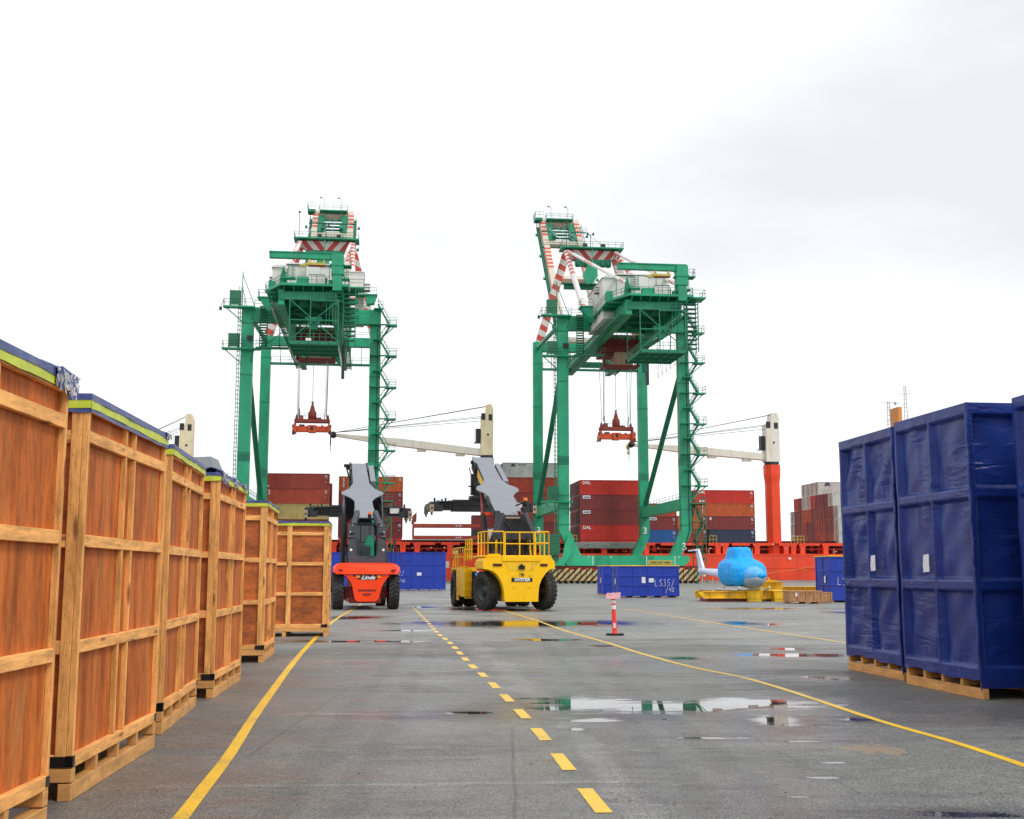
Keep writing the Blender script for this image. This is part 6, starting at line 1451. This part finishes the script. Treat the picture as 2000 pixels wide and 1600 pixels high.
# yellow hook block of the jib behind the right spreader
x, z = sx(1225.5, 3.0, 870)
mb = MB(); mb.lathe([(0, .05), (.15, .3), (.9, .26), (1.0, .08), (1.6, .06)], (x, 3, z + .2), (0, 0, -1), 12); mb.tube((x, 3, z - 1.4), (x, 3, z - 1.7), .2, 8); mb.tube((x, 3, z + .2), (x + .8, 3, z + 1.2), .04, 6); mb.build('hook_block', YRAIL, ship)
# deckhouse, funnel and masts far to the right
x, z = sx(1752, 12, 846); mb = MB(); mb.box(x - 2.2, x + 9, 4, 28, DZ, z)
for k_ in range(5): mb.box(x - 2.3, x + 9.1, 3.9, 28.1, z - 3.0 - k_ * 2.8, z - 2.85 - k_ * 2.8)
dh = mb.build('deckhouse', SEAS, ship)
mb = MB()
for k_ in range(5):
    for j in range(5): mb.box(x - 1.5 + j * 2, x - .7 + j * 2, 3.93, 3.99, z - 1.9 - k_ * 2.8, z - 1.0 - k_ * 2.8)
mb.build('porthole', GLASS, dh)
f0, fz = sx(1745, 12, 797); f1 = sx(1753.5, 12, 797)[0]
mb = MB(); mb.box(f0, f1, 10, 14, z, fz); mb.build('funnel', ORGF, dh, bevel=.1)
mb = MB()
for p, py in ((1767, 755), (1735, 786)):
    mx_, mz = sx(p, 12, py)
    for dx in (-.35, .35): mb.beam((mx_ + dx, 12, z), (mx_ + dx * .5, 12, mz), .12, .12)
    k_ = z
    while k_ < mz: mb.beam((mx_ - .5, 12, k_), (mx_ + .5, 12, k_ + .2), .09, .09); k_ += .9
    for zz, w_ in ((mz - 1.5, 1.3), (mz - 4, .9)): mb.beam((mx_ - w_, 12, zz), (mx_ + w_, 12, zz), .09, .09)
a = sx(1721, 12, 785); b = sx(1757, 12, 788); mb.beam((a[0], 12, a[1]), (b[0], 12, b[1]), .12, .12); mb.box(a[0] + 2.9, a[0] + 3.3, 11.8, 12.2, fz + .6, a[1]); mb.build('mast', GALV, dh)
tag(ship, 'orange red container ship with cream deck cranes, moored along the quay', 'ship')

# ------------------------------------------------------------------ shipping containers
CC = {}
def cpaint(name, c, r=.55, **k):
    CC[name] = mat('container ' + name, c, r, var=.16, scale=.7, dirt=(c[0] * .5 + .05, c[1] * .5 + .03, c[2] * .5 + .02), dirt_amt=.55, **k)
for n_, c in dict(bright_red=(.58, .030, .018), maroon=(.235, .036, .036), rust=(.42, .058, .028), brick=(.33, .046, .032), orange=(.52, .095, .022), brown=(.26, .05, .03), tan=(.50, .37, .14), navy=(.028, .040, .085), blue=(.008, .11, .36), white=(.56, .56, .52), dark_green=(.03, .06, .05), plum=(.20, .03, .036), grey_white=(.50, .51, .48)).items(): cpaint(n_, c)
MESHC = {}
def cont_mesh(L_, H):
    key = (round(L_, 1), round(H, 2))
    if key in MESHC: return MESHC[key]
    W = 2.44; mb = MB(); p = .19
    for y0, sg in ((.06, -1), (W - .06, 1)):
        n_ = int((L_ - .4) / (p * 1.5)); st = (L_ - .36) / n_; pts = []
        for i in range(n_):
            x = .18 + i * st; pts += [(x, y0), (x + st * .35, y0), (x + st * .5, y0 - sg * .045 * 1), (x + st * .85, y0 - sg * .045)]
        pts.append((L_ - .18, y0))
        vs = []
        for q in pts: vs += [(q[0], q[1], .16), (q[0], q[1], H - .10)]
        mb.add(vs, [(2 * i, 2 * i + 2, 2 * i + 3, 2 * i + 1) for i in range(len(pts) - 1)])
    mb.box(.12, L_ - .12, .1, W - .1, H - .12, H - .03); mb.box(.1, L_ - .1, .1, W - .1, .1, .17)
    mb.box(.05, .10, .12, W - .12, .12, H - .1); mb.box(L_ - .10, L_ - .05, .12, W - .12, .12, H - .1)
    for x in (0, L_ - .17):
        for y in (0, W - .16): mb.box(x, x + .17, y, y + .16, .02, H - .02)
    for y in (0, W - .1): mb.box(.17, L_ - .17, y + .01, y + .09, 0.02, .17); mb.box(.17, L_ - .17, y + .02, y + .08, H - .13, H - .01)
    for x in (.01, L_ - .09): mb.box(x, x + .08, .16, W - .16, .02, .16); mb.box(x, x + .08, .16, W - .16, H - .14, H - .02)
    o = mb.build('tmp', CC['rust']); me = fixn(o).data; bpy.data.objects.remove(o)
    mb = MB()
    for y in (.42, .98, 1.46, 2.02): mb.tube((.03, y, .2), (.03, y, H - .15), .018, 6); mb.box(.01, .04, y - .10, y + .10, 1.1, 1.15)
    mb.box(.0, .045, 1.2, 1.24, .16, H - .14)
    o = mb.build('tmp', mat('door bar', (.16, .10, .085), .6)); md = o.data; bpy.data.objects.remove(o)
    MESHC[key] = (me, md); return MESHC[key]
ORD = ['', 'top', 'second', 'third', 'fourth', 'fifth', 'bottom']
def container(x, y, z, L_, H, c, label, group, doors=False, texts=()):
    me, md = cont_mesh(L_, H)
    o = bpy.data.objects.new('shipping_container', me); col.objects.link(o); o.location = sh(x, y, z); o.rotation_euler.z = TH
    o.material_slots[0].link = 'OBJECT'; o.material_slots[0].material = CC[c]
    if doors: d = bpy.data.objects.new('door_bars', md); col.objects.link(d); d.parent = o
    for tx, size, px_, pz_, m_, panel in texts:
        if panel: mb = MB(); mb.box(px_ - panel[0] / 2, px_ + panel[0] / 2, -.02, .005, pz_ - panel[1] / 2, pz_ + panel[1] / 2); (mb.box(px_ - .55, px_ + .6, -.03, -.021, pz_ - .13, pz_ + .09, 1) if m_ == 'lab' else 0); mb.build('label_panel', [CC['navy'] if m_ == 'navy' else PAPER, CC['navy']], o)
        if tx: text_mesh(tx, size, o, m_, TM(px_, -.03, pz_), bold=.02)
    return tag(o, label, 'container', group)
def data_marks(L_, H):   # small code lines at the right end of the side
    return [('', .1, L_ - .6, H - .45, LETW, (.55, .10)), ('', .1, L_ - .6, H - .65, LETW, (.4, .07)), ('', .1, L_ - .55, H - .85, LETW, (.5, .06)), ('', .1, L_ - .62, H * .45, LETW, (.3, .06))]
def vmarks(x, z, n=5):                      # lettering too small to read, stacked upright
    return [('', .1, x + .05 * (i % 2), z - i * .36, LETW, (.34 - .06 * (i % 3), .22)) for i in range(n)]
CY = 1.3
def stack(pxl, pyt, items, where, grp, rows=1, L_=12.19, right=False, doors=True, rowmats=None):
    x, zt = sx(pxl, CY, pyt)
    if right: x -= L_
    z = zt; zbase = zt - sum(it[1] for it in items)
    if zbase > 7.6:
        mb = MB(); mb.box(x + .1, x + L_ - .1, CY + .1, CY + 2.5 * rows, 7.56, zbase); mb.build('hatch_cover', SHIPD, ship)
    for i, it in enumerate(items):
        c, H, cn = it[0], it[1], it[2]; tex = list(it[3]) if len(it) > 3 else []; Li = it[4] if len(it) > 4 else L_
        z -= H
        xx = x + (L_ - Li) 
        container(xx, CY, z, Li, H - .02, c, f'{cn} container, {ORD[i + 1] if i < len(items) - 1 else "bottom"} of the stack {where}', grp, doors, tex)
        for r_ in range(1, rows):
            c2_ = (rowmats or ['brick', 'maroon', 'dark_green', 'plum', 'brown'])[(r_ * 3 + i * 2) % 5]
            container(xx, CY + r_ * 2.5, z, Li, H - .02, c2_, f'container behind the {cn} one, row {r_ + 1}, stack {where}', grp, doors)
GS = 'shipping containers stacked on the ship'
T = lambda *a: a
stack(643.5, 925, [('brick', 2.9, 'brown red', [T('', .1, .8, .45, LETW, (.25, .25))] + data_marks(12.19, 2.9)), ('rust', 2.9, 'rust red', vmarks(1.0, 2.5, 3) + data_marks(12.19, 2.9)), ('tan', 2.9, 'tan', data_marks(12.19, 2.9)), ('brown', 2.9, 'brown')], 'left of the two lift trucks', GS, rows=1, right=True)
x, zt = sx(648.5, CY + 8, 944)
container(x - 12.19, CY + 8, zt - 2.9, 12.19, 2.88, 'brown', 'dark brown container end peeping out behind the stack left of the lift trucks, upper', GS)
container(x - 12.19, CY + 8, zt - 5.8, 12.19, 2.88, 'maroon', 'dark maroon container end peeping out behind the stack left of the lift trucks, lower', GS)
stack(662, 930, [('orange', 2.9, 'orange brown', vmarks(.9, 2.4) + data_marks(12.19, 2.9)), ('maroon', 2.9, 'maroon', data_marks(12.19, 2.9)), ('maroon', 2.9, 'plain maroon', data_marks(12.19, 2.9)), ('plum', 2.9, 'dark red', vmarks(1.2, 2.5, 2) + data_marks(12.19, 2.9))], 'behind the orange red lift truck', GS)
# empty flat racks
x, z = sx(806, CY, 1023)
for i, zz in enumerate((z - .7, z - 2.95)):
    t = empty('flat_rack', sh(x, CY, zz), TH)
    mb = MB(); mb.box(0, 12.9, .1, 2.34, .1, .66); mb.box(0, 12.9, 0, .1, 0, .7); mb.box(0, 12.9, 2.34, 2.44, 0, .7)
    for k_ in range(16): mb.box(.2 + k_ * .8, .6 + k_ * .8, -.03, 0, .12, .58)
    mb.build('deck', CC['maroon'] if 0 else CC['rust'], t)
    mb = MB()
    for y in (0, 2.24): mb.beam((.1, y + .1, .6), (.1, y + .1, 2.2), .25, .2)
    mb.prism([(-.3, .6), (.7, 1.1), (.75, 2.9), (.0, 2.2)] if i == 0 else [(0, .6), (.3, .6), (.3, 2.2), (0, 2.2)], 'y', .2, .4); mb.build('end_wall', CC['brown'], t)
    mb = MB()
    for dx in (0, .42, .84): mb.prism([(8.2 + dx, .22), (8.5 + dx, .22), (8.38 + dx, .52), (8.3 + dx, .52)], 'y', -.05, -.035)
    mb.build('label_mark', LETW, t)
    tag(t, ('upper' if i == 0 else 'lower') + ' of two empty rust red flat racks stacked between the lift trucks', 'flat rack', 'flat racks on the ship')
stack(982, 903, [('grey_white', 2.9, 'pale grey', [T('', .1, 2.0, 2.45, 'navy', (.55, .35)), T('', .1, 2.0, 2.25, 'navy', (1.0, .16)), T('', .1, 3.8, 2.45, 'navy', (1.5, .1))]), ('rust', 2.9, 'ribbed rust red'), ('brick', 2.9, 'brown red'), ('brick', 2.9, 'dull brown red'), ('maroon', 2.9, 'maroon')], 'behind the yellow lift truck', GS, rows=3)
stack(922, 1006, [('maroon', 2.9, 'small dark red'), ('dark_green', 2.9, 'small dark green')], 'half hidden left of the yellow lift truck', GS, L_=6.06)
lab = lambda: T('', .1, 1.25, 2.42, 'lab', (1.5, .62))
stack(1133, 937, [('bright_red', 2.9, 'bright red', [T('DAL', .85, 1.25, 2.30, LETW, None)]), ('maroon', 2.9, 'white labelled maroon', [lab()]), ('maroon', 2.9, 'patched maroon', [lab()]), ('bright_red', 2.9, 'lower bright red', [T('DAL', .85, 1.25, 2.30, LETW, None)])], 'between the right crane legs', GS, rows=5)
stack(1262, 983, [('rust', 2.59, 'rust red'), ('maroon', 2.59, 'maroon', [T('', .1, 1.3, 2.15, 'lab', (1.5, .55))] + data_marks(6.06, 2.59)), ('blue', 2.59, 'bright blue', data_marks(6.06, 2.59))], 'of short containers by the right crane', GS, L_=6.06)
stack(1323, 1007, [('orange', 2.59, 'short orange brown', data_marks(6.06, 2.59)), ('brick', 2.59, 'short brown red', data_marks(6.06, 2.59))], 'behind the stair tower leg', GS, L_=5.3)
stack(1473, 957.5, [('bright_red', 2.59, 'bright red', [T('DAL', .75, 1.5, 2.1, LETW, None), T('', .1, 1.5, .35, LETW, (1.0, .3))] + data_marks(12.19, 2.59)), ('orange', 2.59, 'orange brown', vmarks(1.5, 2.2) + data_marks(12.19, 2.59)), ('maroon', 2.59, 'maroon', [T('', .1, .9, 2.1, LETW, (.35, .5))] + data_marks(9.9, 2.59), 9.9), ('navy', 2.59, 'navy blue', data_marks(9.2, 2.59), 9.2)], 'right of the green stair tower', GS, right=True, rows=2)
# the big block at the right, seen by its ends
xe, zt0 = sx(1637, CY, 1004)
r7 = random.Random(21)
pal = [('rust', 'rust red'), ('maroon', 'maroon'), ('brick', 'brown red'), ('orange', 'orange brown'), ('brown', 'dark brown'), ('bright_red', 'bright red')]
zb = zt0 - 4 * 2.6 + 1.3
def nrow(r_): return ['nearest', 'second', 'third', 'fourth', 'fifth', 'sixth', 'seventh', 'eighth', 'ninth', 'tenth', 'eleventh'][r_]
TI = ['lowest', 'second', 'third', 'fourth', 'fifth', 'sixth']
zb = sx(1637, CY, 1067)[1]
for r_ in range(11):
    tiers = 3 if r_ == 0 else 4 if r_ < 4 else 5 if r_ < 8 else 4 if r_ < 10 else 3
    for k_ in range(tiers):
        c, cn = r7.choice(pal[:5])
        if (k_ == 4): c, cn = 'white', 'white'
        elif k_ == 3 and r_ in (6, 7): c, cn = 'white', 'white'
        elif k_ == 3 and r_ in (1,): c, cn = 'grey_white', 'pale grey'
        elif r_ in (0, 10): c, cn = 'grey_white', 'pale grey'
        elif k_ == 3: c, cn = r7.choice((('bright_red', 'bright red'), ('maroon', 'maroon')))
        xx = xe + r7.uniform(-.04, .04)
        container(xx, CY + r_ * 2.5, zb + k_ * 2.72, 12.19, 2.70, c, f'{cn} container, {TI[k_]} tier, {nrow(r_)} row from the quay, end on block at right', 'containers seen by their ends at the right', True,
                  [T('', .1, 2.0, 2.3, 'navy', (.8, .5)), T('', .1, 2.0, 2.0, 'navy', (1.5, .16))] if (k_ == 4 and r_ == 4) else ())
